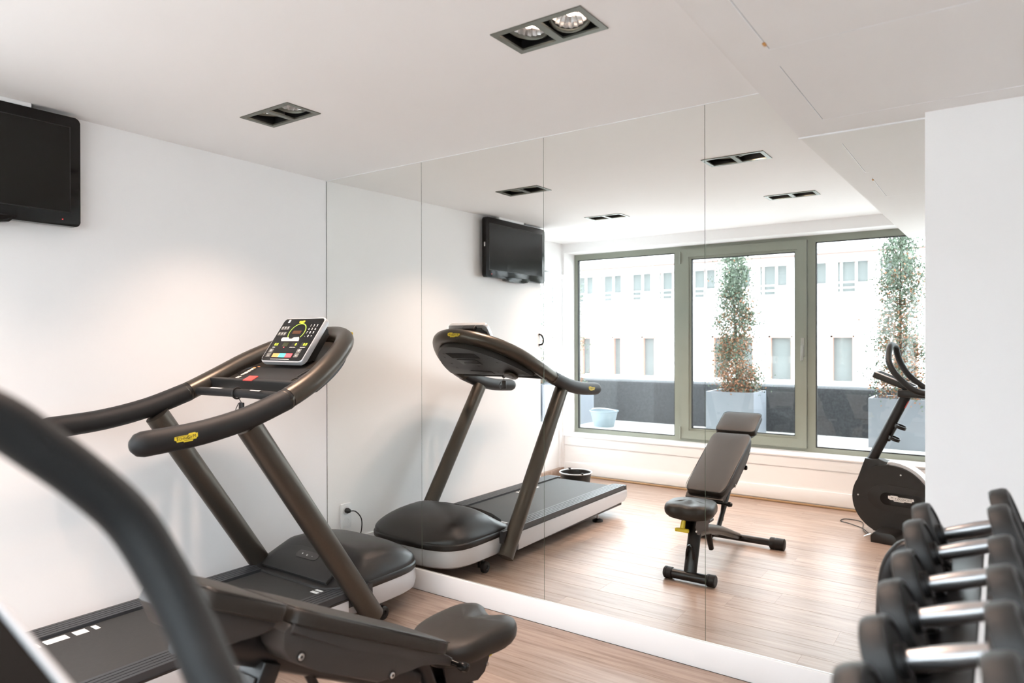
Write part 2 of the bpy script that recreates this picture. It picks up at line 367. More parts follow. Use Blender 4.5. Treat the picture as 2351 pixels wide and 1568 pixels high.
# mirror panels
xs = [0.004, .8395, 1.6865, 2.5325, 3.374]
lab = ['leftmost mirror panel, in the corner beside the left wall', 'mirror panel showing most of the reflected treadmill', 'mirror panel showing the left window pane and the bench seat', 'mirror panel nearest the white pillar, showing the exercise bike']
for i in range(4):
    a, b = xs[i]+.0012, xs[i+1]-.0012; top = H-.004 if i < 3 else HS-.006
    q = thing('wall_mirror', ((a+b)/2, 0, .12), lab[i], 'mirror', 'mirror panels covering the wall')
    mb = MB()
    mb.box((a, .0, .1215), (b, .006, top))
    if i == 3: mb.box((a, .0, top), (2.926, .006, H-.004))
    mb.build('mirror_glass', MIRR, q, smooth=False)
    mb = MB(); mb.box((b+.0001, .0015, .122), (b+.0022, .006, top)); mb.build('edge', MEDGE, q, smooth=False)
MB().box((0, -.002, .1185), (3.374, .0075, .1212)).build('trim_4', ALUM, smooth=False, kind='structure')
mb = MB(); mb.box((0, -.003, H-.0035), (2.93, .0079, H-.0002)); mb.box((2.925, -.006, HS-.0055), (3.375, .0079, HS-.0005)); mb.build('trim_5', TRIM, smooth=False, kind='structure')
MB().box((.0008, .0005, .12), (.0036, .006, H-.004)).build('trim_6', MEDGE, smooth=False, kind='structure')

# floor: planks laid parallel to the mirror
fl = MB().box((-.75, -3.9, -.06), (XR+.15, .01, -.006)).build('floor', JOINT, smooth=False, kind='structure')
PW, PL = .188, 1.26; GAP = .0006
def plank_mesh(L):
    m = MB().box((-L/2, -PW/2+GAP, -.006), (L/2, PW/2-GAP, 0), .0007); bm = m.bm; me = D.meshes.new('plank'); bmesh.ops.recalc_face_normals(bm, faces=bm.faces); bm.to_mesh(me); bm.free(); me.materials.append(WOOD); return me
cache = {}
row = 0; y = -.014
while y > -3.46:
    x = -.74-random.random()*PL
    while x < XR:
        a, b = max(x, -.74), min(x+PL, XR)
        if b-a > .05:
            L = round(b-a-.0012, 2)
            if L not in cache: cache[L] = plank_mesh(L)
            o = D.objects.new('plank', cache[L]); COL.objects.link(o); o.parent = fl; o.location = V(((a+b)/2, y-PW/2, 0))-wl(fl)
        x += PL
    y -= PW; row += 1

# ------------------------------------------------------------------ window
HGREY = mat('satin_grey_handle', (.33, .335, .31), .35, .4, noise=.03)
def window_unit(n, x0, x1, kind):
    "one aluminium window field, glass plane at YG"
    wd = thing('window_%d' % n, ((x0+x1)/2, YG, .43), None, None); wd['kind'] = 'structure'
    z0, z1 = .432, 2.40; fw = .04 if kind == 'fixed' else .085
    if kind == 'fixed':
        f = .05
        mb = MB()
        mb.box((x0, YG-.05, z0), (x0+f*.8, YG+.01, z1)); mb.box((x1-f*.8, YG-.05, z0), (x1, YG+.01, z1)); mb.box((x0+f*.8, YG-.05, z1-.062), (x1-f*.8, YG+.01, z1)); mb.box((x0+f*.8, YG-.05, z0), (x1-f*.8, YG+.01, z0+.045))
        mb.build('window_frame', ALU, wd, smooth=False); gx0, gx1, gz0, gz1 = x0+f*.8, x1-f*.8, z0+.045, z1-.062
    else:
        f = .03
        mb = MB()
        mb.box((x0, YG-.05, z0), (x0+f, YG+.01, z1)); mb.box((x1-f, YG-.05, z0), (x1, YG+.01, z1)); mb.box((x0+f, YG-.05, z1-f), (x1-f, YG+.01, z1)); mb.box((x0+f, YG-.05, z0), (x1-f, YG+.01, z0+f))
        mb.build('window_frame', ALU, wd, smooth=False)
        s0, s1, t0, t1, w2 = x0+f+.003, x1-f-.003, z0+f+.003, z1-f-.003, .082
        mb = MB()
        mb.box((s0, YG-.045, t0), (s0+w2, YG+.03, t1)); mb.box((s1-w2, YG-.045, t0), (s1, YG+.03, t1)); mb.box((s0+w2, YG-.045, t1-w2), (s1-w2, YG+.03, t1)); mb.box((s0+w2, YG-.045, t0), (s1-w2, YG+.03, t0+w2))
        i = .02
        mb.box((s0+w2, YG-.03, t0+w2), (s0+w2+i, YG+.018, t1-w2)); mb.box((s1-w2-i, YG-.03, t0+w2), (s1-w2, YG+.018, t1-w2)); mb.box((s0+w2+i, YG-.03, t1-w2-i), (s1-w2-i, YG+.018, t1-w2)); mb.box((s0+w2+i, YG-.03, t0+w2), (s1-w2-i, YG+.018, t0+w2+i))
        mb.build('sash', ALU, wd, smooth=False); gx0, gx1, gz0, gz1 = s0+w2+i, s1-w2-i, t0+w2+i, t1-w2-i
        hd = MB(); hd.box((s1-.048, YG+.03, 1.30), (s1-.018, YG+.042, 1.47), .004); hd.obox((s1-.033, YG+.062, 1.335), (.009, 0, 0), (0, .007, 0), (0, 0, .072), .005); hd.cyl((s1-.033, YG+.042, 1.40), (s1-.033, YG+.066, 1.40), .010)
        hd.build('handle', HGREY, wd)
        for z in (.52, 2.28): MB().cyl((s0-.004, YG+.036, z-.06), (s0-.004, YG+.036, z+.06), .008, seg=10).build('hinge', ALU, wd)
    g = .008
    mb = MB()
    for q in (((gx0, YG-.028, gz0), (gx0+g, YG+.004, gz1)), ((gx1-g, YG-.028, gz0), (gx1, YG+.004, gz1)), ((gx0+g, YG-.028, gz1-g), (gx1-g, YG+.004, gz1)), ((gx0+g, YG-.028, gz0), (gx1-g, YG+.004, gz0+g))): mb.box(*q)
    mb.build('gasket', GASKET, wd, smooth=False)
    MB().box((gx0+g, YG-.017, gz0+g), (gx1-g, YG-.011, gz1-g)).build('pane', GLASS, wd, smooth=False)
window_unit(1, -.275, .935, 'fixed'); window_unit(2, .935, 2.195, 'sash'); window_unit(3, 2.195, 3.40, 'fixed'); window_unit(4, 3.40, 4.30, 'sash')

# ------------------------------------------------------------------ outside
ZT = .405
tb = MB().box((-4, -5.15, ZT-.3), (8, -3.905, ZT-.03)).build('terrace_floor', JOINT, smooth=False, kind='structure')
i = 0
for px in range(24):
    for py in range(3):
        a = -3.95+px*.5; b = -3.91-py*.42
        o = MB().box((a+.003, b-.414, ZT-.03), (a+.497, b-.003, ZT), .003).build('paving_slab', PAVE, tb)
MB().box((-4, -5.55, -1), (8, -5.16, .93), .05).build('parapet_wall', PARA, kind='structure')
MB().box((-40, -40, -4), (40, -5.6, -3.5)).build('ground_street', PAVE, smooth=False, kind='structure')
bd = thing('apartment_building', (-2, -18, -3.5), 'white rendered building across the terrace with two rows of windows', 'building')
WX = [(-10.6, -10.15), (-9.5, -9.05), (-8.34, -7.9), (-7.14, -6.75), (-6.06, -5.54), (-4.9, -4.35), (-3.7, -3.15), (-2.95, -2.4), (-2.0, -1.3), (-.31, .32), (1.25, 1.85), (2.4, 3.0), (3.6, 4.2), (5, 5.6), (6.4, 7)]
mb = MB()
for a, b, c, d in cells(-16, 12, -3.5, 3.64, [(u, v, .26, 1.57) for u, v in WX]+[(-15+k*1.06+.0, -15+k*1.06+.86, 2.76, 3.62) for k in range(25)]): mb.face([(a, -18, c), (b, -18, c), (b, -18, d), (a, -18, d)])
mb.build('wall', FAC, bd, smooth=False, normals=False)
MB().box((-16, -18.6, 3.64), (12, -17.75, 3.80)).build('eave', FAC, bd, smooth=False)
MB().box((-16, -18.6, 3.80), (12, -17.70, 3.86)).build('gutter', GUT, bd, smooth=False)
mb = MB(); mb.prism([(-17.6, 3.86), (-17.6, 3.98), (-21, 4.3), (-21, 3.86)], (-16, 0, 0), (0, 1, 0), (0, 0, 1), (1, 0, 0), 0, 28); mb.build('roof', ROOF, bd, smooth=False)
for u, v in WX:
    w_ = MB(); w_.box((u, -18.22, .26), (u+.07, -18.02, 1.57)); w_.box((v-.05, -18.22, .26), (v, -18.02, 1.57)); w_.box((u, -18.22, 1.51), (v, -18.02, 1.57)); w_ = w_.build('window', FACP, bd, smooth=False)
    MB().box((u+.07, -18.2, .27), (v-.05, -18.18, 1.51)).build('pane', FGL, w_, smooth=False)
    MB().box((u-.04, -18.0, .21), (v+.04, -17.94, .26)).build('window_sill', FAC, bd, smooth=False)
for k in range(25):
    u = -15+k*1.06
    w_ = MB()
    for a in (0, .12, .50, .82): w_.box((u+a, -18.10, 2.77), (u+a+.05, -18.0, 3.62))
    w_ = w_.build('window', FAC, bd, smooth=False)
    for a in (.0, .125, .50, .82): MB().box((u+a-.01, -17.99, 3.565), (u+a+.05, -17.95, 3.60)).build('bracket', GUT, w_, smooth=False)
    for a, b_ in ((.05, .12), (.17, .5), (.55, .82)): MB().box((u+a, -18.08, 2.77), (u+b_, -18.06, 3.62)).build('pane', FGL, w_, smooth=False)
    mb = MB(); mb.box((u+.02, -17.95, 3.02), (u+.56, -17.90, 3.05)); mb.box((u+.02, -17.95, 2.87), (u+.56, -17.90, 2.90)); mb.box((u+.52, -17.95, 2.62), (u+.55, -17.90, 3.05)); mb.build('railing', FAC, w_, smooth=False)
    MB().box((u+.56, -17.97, 2.70), (u+.84, -17.92, 3.02)).build('spandrel', FAC, w_, smooth=False)

def planter(x0, x1, y0, y1, zt, label):
    t = thing('planter', ((x0+x1)/2, (y0+y1)/2, ZT), label, 'planter', 'planters on the terrace')
    mb = MB()
    T = .03
    mb.box((x0, y0, ZT), (x1, y0+T, zt)); mb.box((x0, y1-T, ZT), (x1, y1, zt)); mb.box((x0, y0+T, ZT), (x0+T, y1-T, zt)); mb.box((x1-T, y0+T, ZT), (x1, y1-T, zt)); mb.box((x0+T, y0+T, ZT), (x1-T, y1-T, ZT+.02))
    mb.build('box', PLANT, t, smooth=False)
    MB().box((x0+T, y0+T, zt-.10), (x1-T, y1-T, zt-.05)).build('soil', SOIL, t, smooth=False)
planter(.935, 1.455, -4.98, -4.5, .885, 'square pale grey planter holding the conifer with brown lower twigs, outside the middle pane')
planter(2.55, 3.12, -4.98, -4.5, .885, 'wide grey planter outside the right pane, behind the exercise bike')
planter(-1.15, -.66, -4.85, -4.4, .885, 'grey planter outside at the far left edge of the window')
planter(-1.78, -1.22, -4.85, -4.4, .885, 'grey planter seen only through the glazed door, farthest left')
def conifer(x, y, z0, z1, rmax, label, seed, lean=0, n=5200, brown=.35):
    rnd = random.Random(seed)
    t = thing('conifer', (x, y, z0), label, 'tree', 'conifers in planters on the terrace')
    hh = z1-z0
    mb = MB(); mb.tube([(x, y, z0-.02), (x+lean*.3, y, z0+hh*.4), (x+lean, y, z1-.1)], [.018, .012, .004], 8); 
    for k in range(26):
        q = k/26; a = rnd.random()*6.28; r = rmax*(1-q)**.6*.7*(.5+.5*rnd.random()); zz = z0+.1+q*hh*.85
        mb.tube([(x+lean*q, y, zz), (x+lean*q+r*math.cos(a), y+r*math.sin(a), zz+.12)], [.005, .002], 5)
    mb.build('trunk', BARK, t)
    gm, bmh = MB(), MB()
    # clumps give the crown an irregular outline
    cl = []
    for k in range(150):
        q = rnd.random()**1.1; a = rnd.random()*6.28; rad = rmax*(.42+.58*(1-q)**.8)*(.70+.30*math.sin(q*9+seed)**2)
        cl.append((x+lean*q+math.cos(a)*rad*.72*rnd.random()**.4, y+math.sin(a)*rad*.72*rnd.random()**.4, z0+.02+q*hh, .06+.06*rnd.random(), q))
    for k in range(n):
        c = cl[int(len(cl)*rnd.random())]; g = V((rnd.gauss(0, 1), rnd.gauss(0, 1), rnd.gauss(0, 1.1)))*c[3]*.62
        p = V(c[:3])+g
        d_ = V((rnd.gauss(0, 1), rnd.gauss(0, 1), rnd.gauss(.9, .8))).normalized(); s_ = d_.orthogonal().normalized(); s_.rotate(Matrix.Rotation(rnd.random()*6.28, 3, d_))
        l = .016+.022*rnd.random(); w3 = .004+.0045*rnd.random()
        isb = rnd.random() < brown*(1.25-1.5*c[4])*(1.4 if abs(p.x-x) < rmax*.5 else .5)
        (bmh if isb else gm).face([p-s_*w3, p+d_*l*.5-s_*w3*1.3, p+d_*l, p+d_*l*.5+s_*w3*1.3])
    gm.build('foliage', LEAF, t, smooth=False, kind='stuff', normals=False)
    bmh.build('dry_foliage', LEAFB, t, smooth=False, kind='stuff', normals=False, label='rusty brown dry twigs')
conifer(1.21, -4.74, .84, 2.38, .36, 'tall conifer with rusty brown lower twigs outside the middle window pane', 3, -.06, 15000, .38)
conifer(2.80, -4.74, .84, 2.62, .38, 'loose sparse conifer outside the right pane, behind the bike handlebar', 8, .0, 12000, .34)
conifer(-.90, -4.62, .84, 2.45, .27, 'narrow conifer at the far left edge of the left window pane', 5, .0, 8000, .55)
conifer(-1.46, -4.62, .84, 2.5, .27, 'conifer seen through the glazed door at the far left', 12, .0, 8000, .4)
BKX = -.33
b = thing('bucket', (BKX, -4.5, ZT), 'pale blue bucket with wire handle outside the left window pane', 'bucket')
MB().lathe((BKX, -4.5, ZT), (0, 0, 1), [(0, 0), (.12, 0), (.165, .18), (.178, .185), (.178, .195), (.16, .195), (.115, .01), (0, .01)]).build('pail', BUCK, b)
MB().tube([(BKX-.165*math.cos(q), -4.5+.05*math.sin(q), ZT+.195+.03*math.sin(q)) for q in [i*PI/10 for i in range(11)]], .004, 6).build('handle', WHT, b)

# ------------------------------------------------------------------ recessed ceiling lights
def downlight(a, b, c, d, label, tilt):
    t = thing('recessed_light', ((a+b)/2, (c+d)/2, H), label, 'ceiling light', 'twin recessed ceiling lights')
    FM = D.materials.get('downlight_frame') or mat('downlight_frame', (.16, .165, .14), .36, .6, noise=.05)
    m = (a+b)/2; k = .022; z0, z1 = H-.004, H+.003
    mb = MB()
    mb.box((a, c, z0), (b, c+k, z1)); mb.box((a, d-k, z0), (b, d, z1)); mb.box((a, c+k, z0), (a+k, d-k, z1)); mb.box((b-k, c+k, z0), (b, d-k, z1)); mb.box((m-.014, c+k, z0), (m+.014, d-k, z1))
    mb.build('frame', FM, t, smooth=False)
    mb = MB(); z2 = H+.13
    mb.face([(a, c, z2), (b, c, z2), (b, d, z2), (a, d, z2)])
    for p, q in (((a, c), (b, c)), ((b, c), (b, d)), ((b, d), (a, d)), ((a, d), (a, c))): mb.face([(*p, H), (*q, H), (*q, z2), (*p, z2)])
    mb.build('housing', GASKET, t, smooth=False, normals=False)
    for i, (x, ti) in enumerate((((a+m)/2+.004, tilt[0]), ((m+b)/2-.004, tilt[1]))):
        y = (c+d)/2; ax = V((ti[0], ti[1], -1)).normalized(); ctr = V((x, y, H+.035))
        r = .062
        mb = MB(); mb.lathe(ctr, ax, [(r, -.03), (r+.008, -.03), (r+.010, .012), (r+.004, .014), (r, .008), (r, -.03)]); ring = mb.build('lamp_ring', FM, t)
        mb = MB(); N = 36; prof = [(r-.001, .004), (r*.85, -.012), (r*.55, -.028), (r*.25, -.034)]
        u = ax.orthogonal().normalized(); v = ax.cross(u)
        rings = [[ctr+ax*h+(u*math.cos(2*PI*j/N)+v*math.sin(2*PI*j/N))*rr_*(1 if j % 2 else .90) for j in range(N)] for rr_, h in prof]
        mb.loft(rings, cap=False); mb.face(rings[-1]); mb.build('reflector', LREF, ring, smooth=False, normals=False)
        mb = MB(); mb.lathe(ctr+ax*-.012, ax, [(0, -.02), (.012, -.018), (.016, .004), (.012, .012), (0, .014)], 14); mb.obox(ctr+ax*-.004, u*.045, v*.004, ax*.002); mb.build('bulb', LAMPB, ring)
        L = D.lights.new('lamp_light', 'SPOT'); L.energy = SPOT_W; L.color = SPOT_COL; L.spot_size = math.radians(104); L.spot_blend = 1.0; L.shadow_soft_size = .045
        lo = D.objects.new('lamp_light', L); COL.objects.link(lo); lo.parent = t; lo.location = ctr+ax*.03-wl(t); lo.rotation_euler = ax.to_track_quat('-Z', 'Y').to_euler()
downlight(*LIGHTS[0], 'twin ceiling light with one visible lamp, nearer the television', ((-.10, .12), (.08, -.1)))
downlight(*LIGHTS[1], 'twin ceiling light with two lit lamps, top centre near the mirror', ((-.1, -.08), (.2, -.3)))
downlight(*LIGHTS[2], 'twin ceiling light seen in the mirror, left one above the window', ((-.1, -.2), (.1, -.2)))
downlight(*LIGHTS[3], 'twin ceiling light seen in the mirror, right one beside the lowered ceiling', ((-.1, -.2), (.12, -.2)))

# ------------------------------------------------------------------ television
tv = thing('television', (.12, -1.985, 1.97), 'black flat television mounted high on the left wall', 'television')
y0, y1, z0, z1 = -2.43, -1.537, 1.98, 2.478
mb = MB(); mb.prism(rrect(y1-y0, z1-z0, .02), (0, (y0+y1)/2, (z0+z1)/2), (0, 1, 0), (0, 0, 1), (1, 0, 0), .098, .14, .004); mb.build('casing', BLKG, tv)
MB().box((.1402, y0+.045, z0+.065), (.1412, y1-.045, z1-.05)).build('screen', SCREEN, tv, smooth=False)
mb = MB(); f = .004
for q in ((y0+.041, z0+.061, y1-.041, z0+.065), (y0+.041, z1-.05, y1-.041, z1-.046), (y0+.041, z0+.061, y0+.045, z1-.046), (y1-.045, z0+.061, y1-.041, z1-.046)): mb.box((.1400, q[0], q[1]), (.1422, q[2], q[3]))
mb.build('bezel_edge', BLK, tv, smooth=False)
mb = MB(); mb.prism([(-.20, .02), (.20, .02), (.165, -.012), (.1, -.022), (-.1, -.022), (-.165, -.012)], (0, (y0+y1)/2, z0), (0, 1, 0), (0, 0, 1), (1, 0, 0), .10, .143, .003); mb.build('lower_lip', BLKG, tv)
MB().cyl((.1405, y1-.075, z0+.028), (.1425, y1-.075, z0+.028), .0022, seg=8).build('standby_light', mat('red_led', (.6, .02, .02), .4, noise=.01, emit=(1, .05, .05), estr=1.5), tv)
MB().obox((.125, y1+.001, z0+.27), (.006, 0, 0), (0, .002, 0), (0, 0, .018), .001).build('side_button', ALUM, tv)
mb = MB(); mb.box((xl(-2)+.012, -2.12, 2.12), (.097, -1.86, 2.34), .004); mb.build('wall_bracket', BLK, tv)
t = thing('cable_trunking', (.08, -1.83, H-.02), 'short white trunking piece at the ceiling above the television', 'cable cover')
MB().box((.088, -2.10, H-.0205), (.135, -1.73, H-.0005), .004).build('cover', TRIM, t); MB().box((.08, -1.86, H-.034), (.0955, -1.81, H-.021), .003).build('socket', TRIM, t)

# ------------------------------------------------------------------ wall socket with cable
s = thing('wall_socket', (xl(-.15), -.150, .19), 'white double wall socket beside the mirror corner, low on the left wall', 'socket')
ux = V((TL, -1, 0)).normalized(); nx = V((1, TL, 0)).normalized(); so = V((xl(-.15)+.0008, -.150, .28))
mb = MB(); mb.prism(rrect(.085, .165, .008), so, ux, (0, 0, 1), nx, 0, .01, .002); pl_ = mb.build('plate', TRIM, s)
for dz in (.037, -.037):
    mb = MB(); c = so+V((0, 0, dz)); mb.lathe(c, nx, [(.031, .0095), (.031, .0115), (.023, .0115), (.021, .003), (0, .003)], 24); mb.build('outlet', TRIM, s)
pg = thing('power_cable', (.05, -.16, 0), 'black plug and cable running from the wall socket to the floor', 'cable')
c = so+V((0, 0, .037)); MB().lathe(c, nx, [(0, .0105), (.017, .0105), (.019, .025), (.012, .045), (.006, .05), (0, .05)], 18).build('plug', BLK, pg)
MB().tube(smoothpath([c+nx*.045, c+nx*.07+V((0, -.03, -.005)), c+nx*.075+V((0, -.075, -.06)), c+nx*.06+V((0, -.09, -.14)), (.075, -.20, .10), (.07, -.19, .02), (.12, -.25, .006), (.25, -.35, .006)]), .0038, 8).build('cable', BLK, pg)

# ------------------------------------------------------------------ treadmill
tm = thing('treadmill', (.655, -1.2, 0), 'large dark treadmill with silver side skirts, facing the mirror', 'treadmill')
CX = .655
half = [(.40, -1.715, 1.082), (.40, -1.5, 1.098), (.40, -1.3, 1.135), (.397, -1.12, 1.192), (.382, -.95, 1.268), (.336, -.80, 1.350), (.258, -.665, 1.418), (.168, -.565, 1.460), (.080, -.512, 1.480), (0, -.495, 1.486)]
path = smoothpath([(CX+a, b, c) for a, b, c in half]+[(CX-a, b, c) for a, b, c in half[-2::-1]], 5)
SEAM = -1.10
front = [p for p in path if p.y > SEAM]
MB().tube(front, .047, 24).build('handrail', METP, tm)
for sg in (1, -1):
    hp = smoothpath([(CX+sg*a, b, c) for a, b, c in half[:4]]+[(CX+sg*.3965, -1.098, 1.201)], 6)
    MB().tube(hp, .0475, 24, cap='round').build('grip', RUB, tm)
    MB().tube(hp[-5:], .0485, 24).build('grip_sleeve', METP, tm)
# posts
for sg, yb, zb, xb in ((1, -.565, .075, .378), (-1, -.57, .075, -.40)):
    top = V((CX+sg*.37, -1.262, 1.10)); bot = V((CX+xb, yb, zb))
    MB().tube([top, top.lerp(bot, .5), bot], .047, 24, ry=.056, up=(0, 1, .7)).build('post', METP, tm)
# console
n = V((0, -.418, .908)); ey = V((0, .908, .418)); O = V((CX, -1.0, 1.243))
def pln(x, v, h): return O+V((x, 0, 0))+ey*v+n*h
out = []
pr = [(p.x-CX, (p-O).dot(ey)) for p in front if (p-O).dot(ey) > .02]
pr = [(x*.945, v*.975) for x, v in pr]
poly = pr
mb = MB(); mb.prism(poly, O, (1, 0, 0), ey, n, -.066, -.016, .016, 3); con = mb.build('console', DGREY, tm)
mb = MB(); mb.prism([(x*.86, .03+v*.90) for x, v in pr], O, (1, 0, 0), ey, n, -.016, -.009, .005, 2); mb.build('console_deck', METP, tm)
mb = MB(); mb.prism([(-.19, .045), (.19, .045), (.21, .07), (.215, .2), (-.215, .2), (-.21, .07)], O, (1, 0, 0), ey, n, -.009, -.005, .003, 2); mb.build('reading_rack', DGREY, tm)
for sg in (1, -1):
    mb = MB(); mb.lathe(pln(sg*.238, .150, -.0085), n, [(.055, 0), (.055, .004), (.047, .004), (.045, -.0), (0, .0005)], 28); mb.build('cup_holder', BLK, tm)
mb = MB(); mb.obox(pln(-.222, .12, -.0080), (.021, 0, 0), ey*.085, n*.001); st = mb.build('warning_sticker', STICK, tm, smooth=False)
MB().obox(pln(-.222, .195, -.0068), (.021, 0, 0), ey*.010, n*.0004).build('sticker_header', ORNG, st, smooth=False)
mb = MB()
for i in range(7): mb.obox(pln(-.222, .18-i*.019, -.0068), (.016 if i % 3 else .011, 0, 0), ey*.002, n*.0003)
mb.build('print_lines', KEYG, st, smooth=False)
# crossbars
MB().obox((CX, -.985, 1.245), (.355, 0, 0), (0, .012, .004), (0, -.008, .026), .006).build('ledge', DGREY, tm)
MB().obox((CX-.02, -.99, 1.2745), (.035, 0, 0), (0, .020, .010), (0, -.001, .0022), .001).build('stop_switch', RED, tm)
MB().tube(smoothpath([(CX-.365, -1.06, 1.205), (CX-.1, -1.075, 1.21), (CX+.1, -1.075, 1.21), (CX+.365, -1.06, 1.205)]), .0205, 18).build('sensor_bar', RUB, tm)
for x in (-.16, .14):
    a0, a1 = x-.05, x+.05
    mb = MB()
    def fsen(u, v, a0=a0, a1=a1):
        q = math.radians(55+70*v); xx = a0+(a1-a0)*u; return V((CX+xx, -1.0742-.0209*math.cos(q), 1.2093+.0209*math.sin(q)))
    mb.grid(fsen, 4, 6); mb.build('sensor_plate', SILV, tm)
MB().tube([(CX+.0, -1.0745+.0255*math.sin(a), 1.2095+.0255*math.cos(a)) for a in [i*2*PI/24 for i in range(24)]], .0045, 8, closed=True).build('safety_loop', BLK, tm)
mb = MB(); mb.obox((CX+.012, -1.06, 1.135), (.016, 0, 0), (0, .006, 0), (0, 0, .03), .003); mb.tube([(CX-.012, -1.06, 1.16), (CX-.035, -1.06, 1.13), (CX-.02, -1.06, 1.10), (CX+.0, -1.06, 1.105)], .002, 6); mb.tube([(CX, -1.07, 1.19), (CX+.01, -1.06, 1.165)], .002, 6); mb.build('safety_clip', BLK, tm)
# display
e2 = V((0, .587, .8097)); dn = V((0, -.8097, .587)); DW, DH = .332, .276; DO = V((CX-.174, -.834, 1.352))
def dp(a, b_, h=0): return DO+V((a*DW, 0, 0))+e2*b_*DH+dn*h
dc = dp(.5, .5)
mb = MB(); mb.prism(rrect(DW, DH, .022), dc, (1, 0, 0), e2, dn, -.030, -.002, .006, 3); dis = mb.build('display', SILV, tm)
MB().prism(rrect(DW-.014, DH-.014, .018), dc, (1, 0, 0), e2, dn, -.002, .0008).build('screen_glass', BLKG, dis, smooth=False)
mb = MB(); mb.prism(rrect(DW-.03, DH-.05, .03), dc, (1, 0, 0), e2, dn, -.075, -.0301, .02, 3); mb.build('rear_cover', DGREY, dis)
MB().obox(dp(.5, .30, -.085), (.07, 0, 0), e2*.06, dn*.05, .01).build('neck', BLK, tm)
MB().obox(dp(.62, .965, -.055), (.05, 0, 0), e2*.012, dn*.02, .004).build('latch', BLK, dis)
def plate(nm, a, b_, w_, h_, m, h=.0012): return MB().obox(dp(a, b_, h), (w_/2*DW, 0, 0), e2*h_/2*DH, dn*.0003).build(nm, m, dis, smooth=False)
mb = MB(); mb.prism([((x-.5)*.045, (y-.5)*.018) for x, y in BADGE], dp(.475, .9, .001), (1, 0, 0), e2, dn, 0, .0004); mb.build('badge', YEL, dis, smooth=False)
plate('icon', .155, .92, .045, .07, WHT)
for b_ in (.765, .63):
    for a in (.085, .152, .219): plate('icon', a, b_, .055, .075, KEYG); text('&%$'[int(a*30) % 3] if 0 else '+', .018, dp(a, b_, .0016), (1, 0, 0), e2, WHT, dis)
for r_, b_ in enumerate((.81, .73, .65, .57)):
    for c_, a in enumerate((.745, .82, .895)): text(['123', '456', '789', '-0+'][r_][c_], .019, dp(a, b_, .0014), (1, 0, 0), e2, WHT, dis, name='key_print')
mb = MB()
N = 28
for i in range(N):
    q0, q1 = [math.radians(215-250*(i+k)/N) for k in (0, 1)]
    for ro, ri in ((1, .9),):
        pts = [dp(.5+.19*R_*math.cos(q), .66+.21*R_*math.sin(q), .0014) for R_, q in ((ro, q0), (ro, q1), (ri, q1), (ri, q0))]; mb.face(pts)
mb.build('gauge', GRN, dis, smooth=False)
plate('readout_window', .5, .66, .2, .07, mat('dim_orange', (.08, .03, .01), .4, noise=.1))
mb = MB(); mb.prism([(-.075, .0), (-.07, .012), (-.02, .012), (-.012, .003), (.01, .003), (.02, .012), (.06, .014), (.07, .002), (.075, -.012), (-.065, -.012)], dp(.44, .5, .001), (1, 0, 0), e2, dn, 0, .0006); mb.build('emblem', SILV, dis, smooth=False)
for a, s_ in ((.165, '0.0'), (.64, '0'), (.86, '0.0')): plate('readout_window', a-.01, .38, .16, .085, BLK, .001); text(s_, .024, dp(a+.01, .38, .0018), (1, 0, 0), e2, LED, dis, name='digits')
plate('readout_window', .40, .38, .13, .085, mat('dim_green', (.03, .035, .01), .4, noise=.1), .001)
for a, s_ in ((.15, 'SPEED'), (.61, 'DURATION'), (.85, 'GRADIENT')): text(s_, .0085, dp(a, .315, .0014), (1, 0, 0), e2, WHT, dis, name='caption')
MB().lathe(dp(.40, .315, .001), dn, [(0, .0012), (.004, .001), (.004, 0)], 12).build('indicator', PINK, dis)
for a in (.135, .81):
    for b_, s_ in ((.24, '+'), (.14, '-')): plate('key', a, b_, .10, .085, KEYG); text(s_, .03, dp(a, b_, .0018), (1, 0, 0), e2, WHT, dis, name='key_print')
for a, m in ((.315, ORNG), (.47, CYAN), (.63, PINK)): plate('button', a, .135, .153, .085, m)
plate('status_line', .47, .05, .45, .007, WHT)
# badge on right handle and on the front of the ring
hd = (V((1.055, -1.5, 1.098))-V((1.055, -1.715, 1.082))).normalized()
badge((1.055+.0475, -1.578, 1.093), hd, V((1, 0, 0)).cross(hd), .092, .030, YEL, BLKP, tm)
badge((CX+.05, -.4480, 1.492), (-1, 0, 0), V((0, -.25, .97)), .10, .030, YEL, BLKP, tm)
# underside of the console: grille, screws, service plates
un = -n
def pu(x, v, h=0): return O+V((x, 0, 0))+ey*v+un*(.0665+h)
mb = MB()
for i in range(26):
    for j in range(7): mb.obox(pu(-.12+i*.0095, .44-j*.012, 0), (.0032, 0, 0), ey*.003, n*.0012)
mb.build('vent_grille', GASKET, tm, smooth=False, kind='stuff')
for q in ((-.15, .43), (-.19, .37), (.14, .43), (.17, .36), (-.1, .30), (.0, .22), (-.22, .18), (.24, .20), (.1, .12), (-.21, .26), (.21, .29)): MB().lathe(pu(*q, -.001), un, [(.008, 0), (.008, .002), (.004, .002), (0, .0015)], 12).build('screw', BLK, tm)
mb = MB(); mb.prism(rrect(.17, .09, .01), pu(-.02, .30), (1, 0, 0), ey, un, 0, .003, .001); mb.build('service_plate', DGREY, tm); 
mb = MB(); mb.prism(rrect(.19, .06, .01), pu(-.04, .11), (1, 0, 0), ey, un, 0, .002, .001); mb.build('service_plate', DGREY, tm)
mb = MB(); mb.prism(rrect(.09, .10, .03), pu(.20, .10), (1, 0, 0), ey, un, 0, .022, .012, 3); mb.build('cup_bottom', METP, tm)
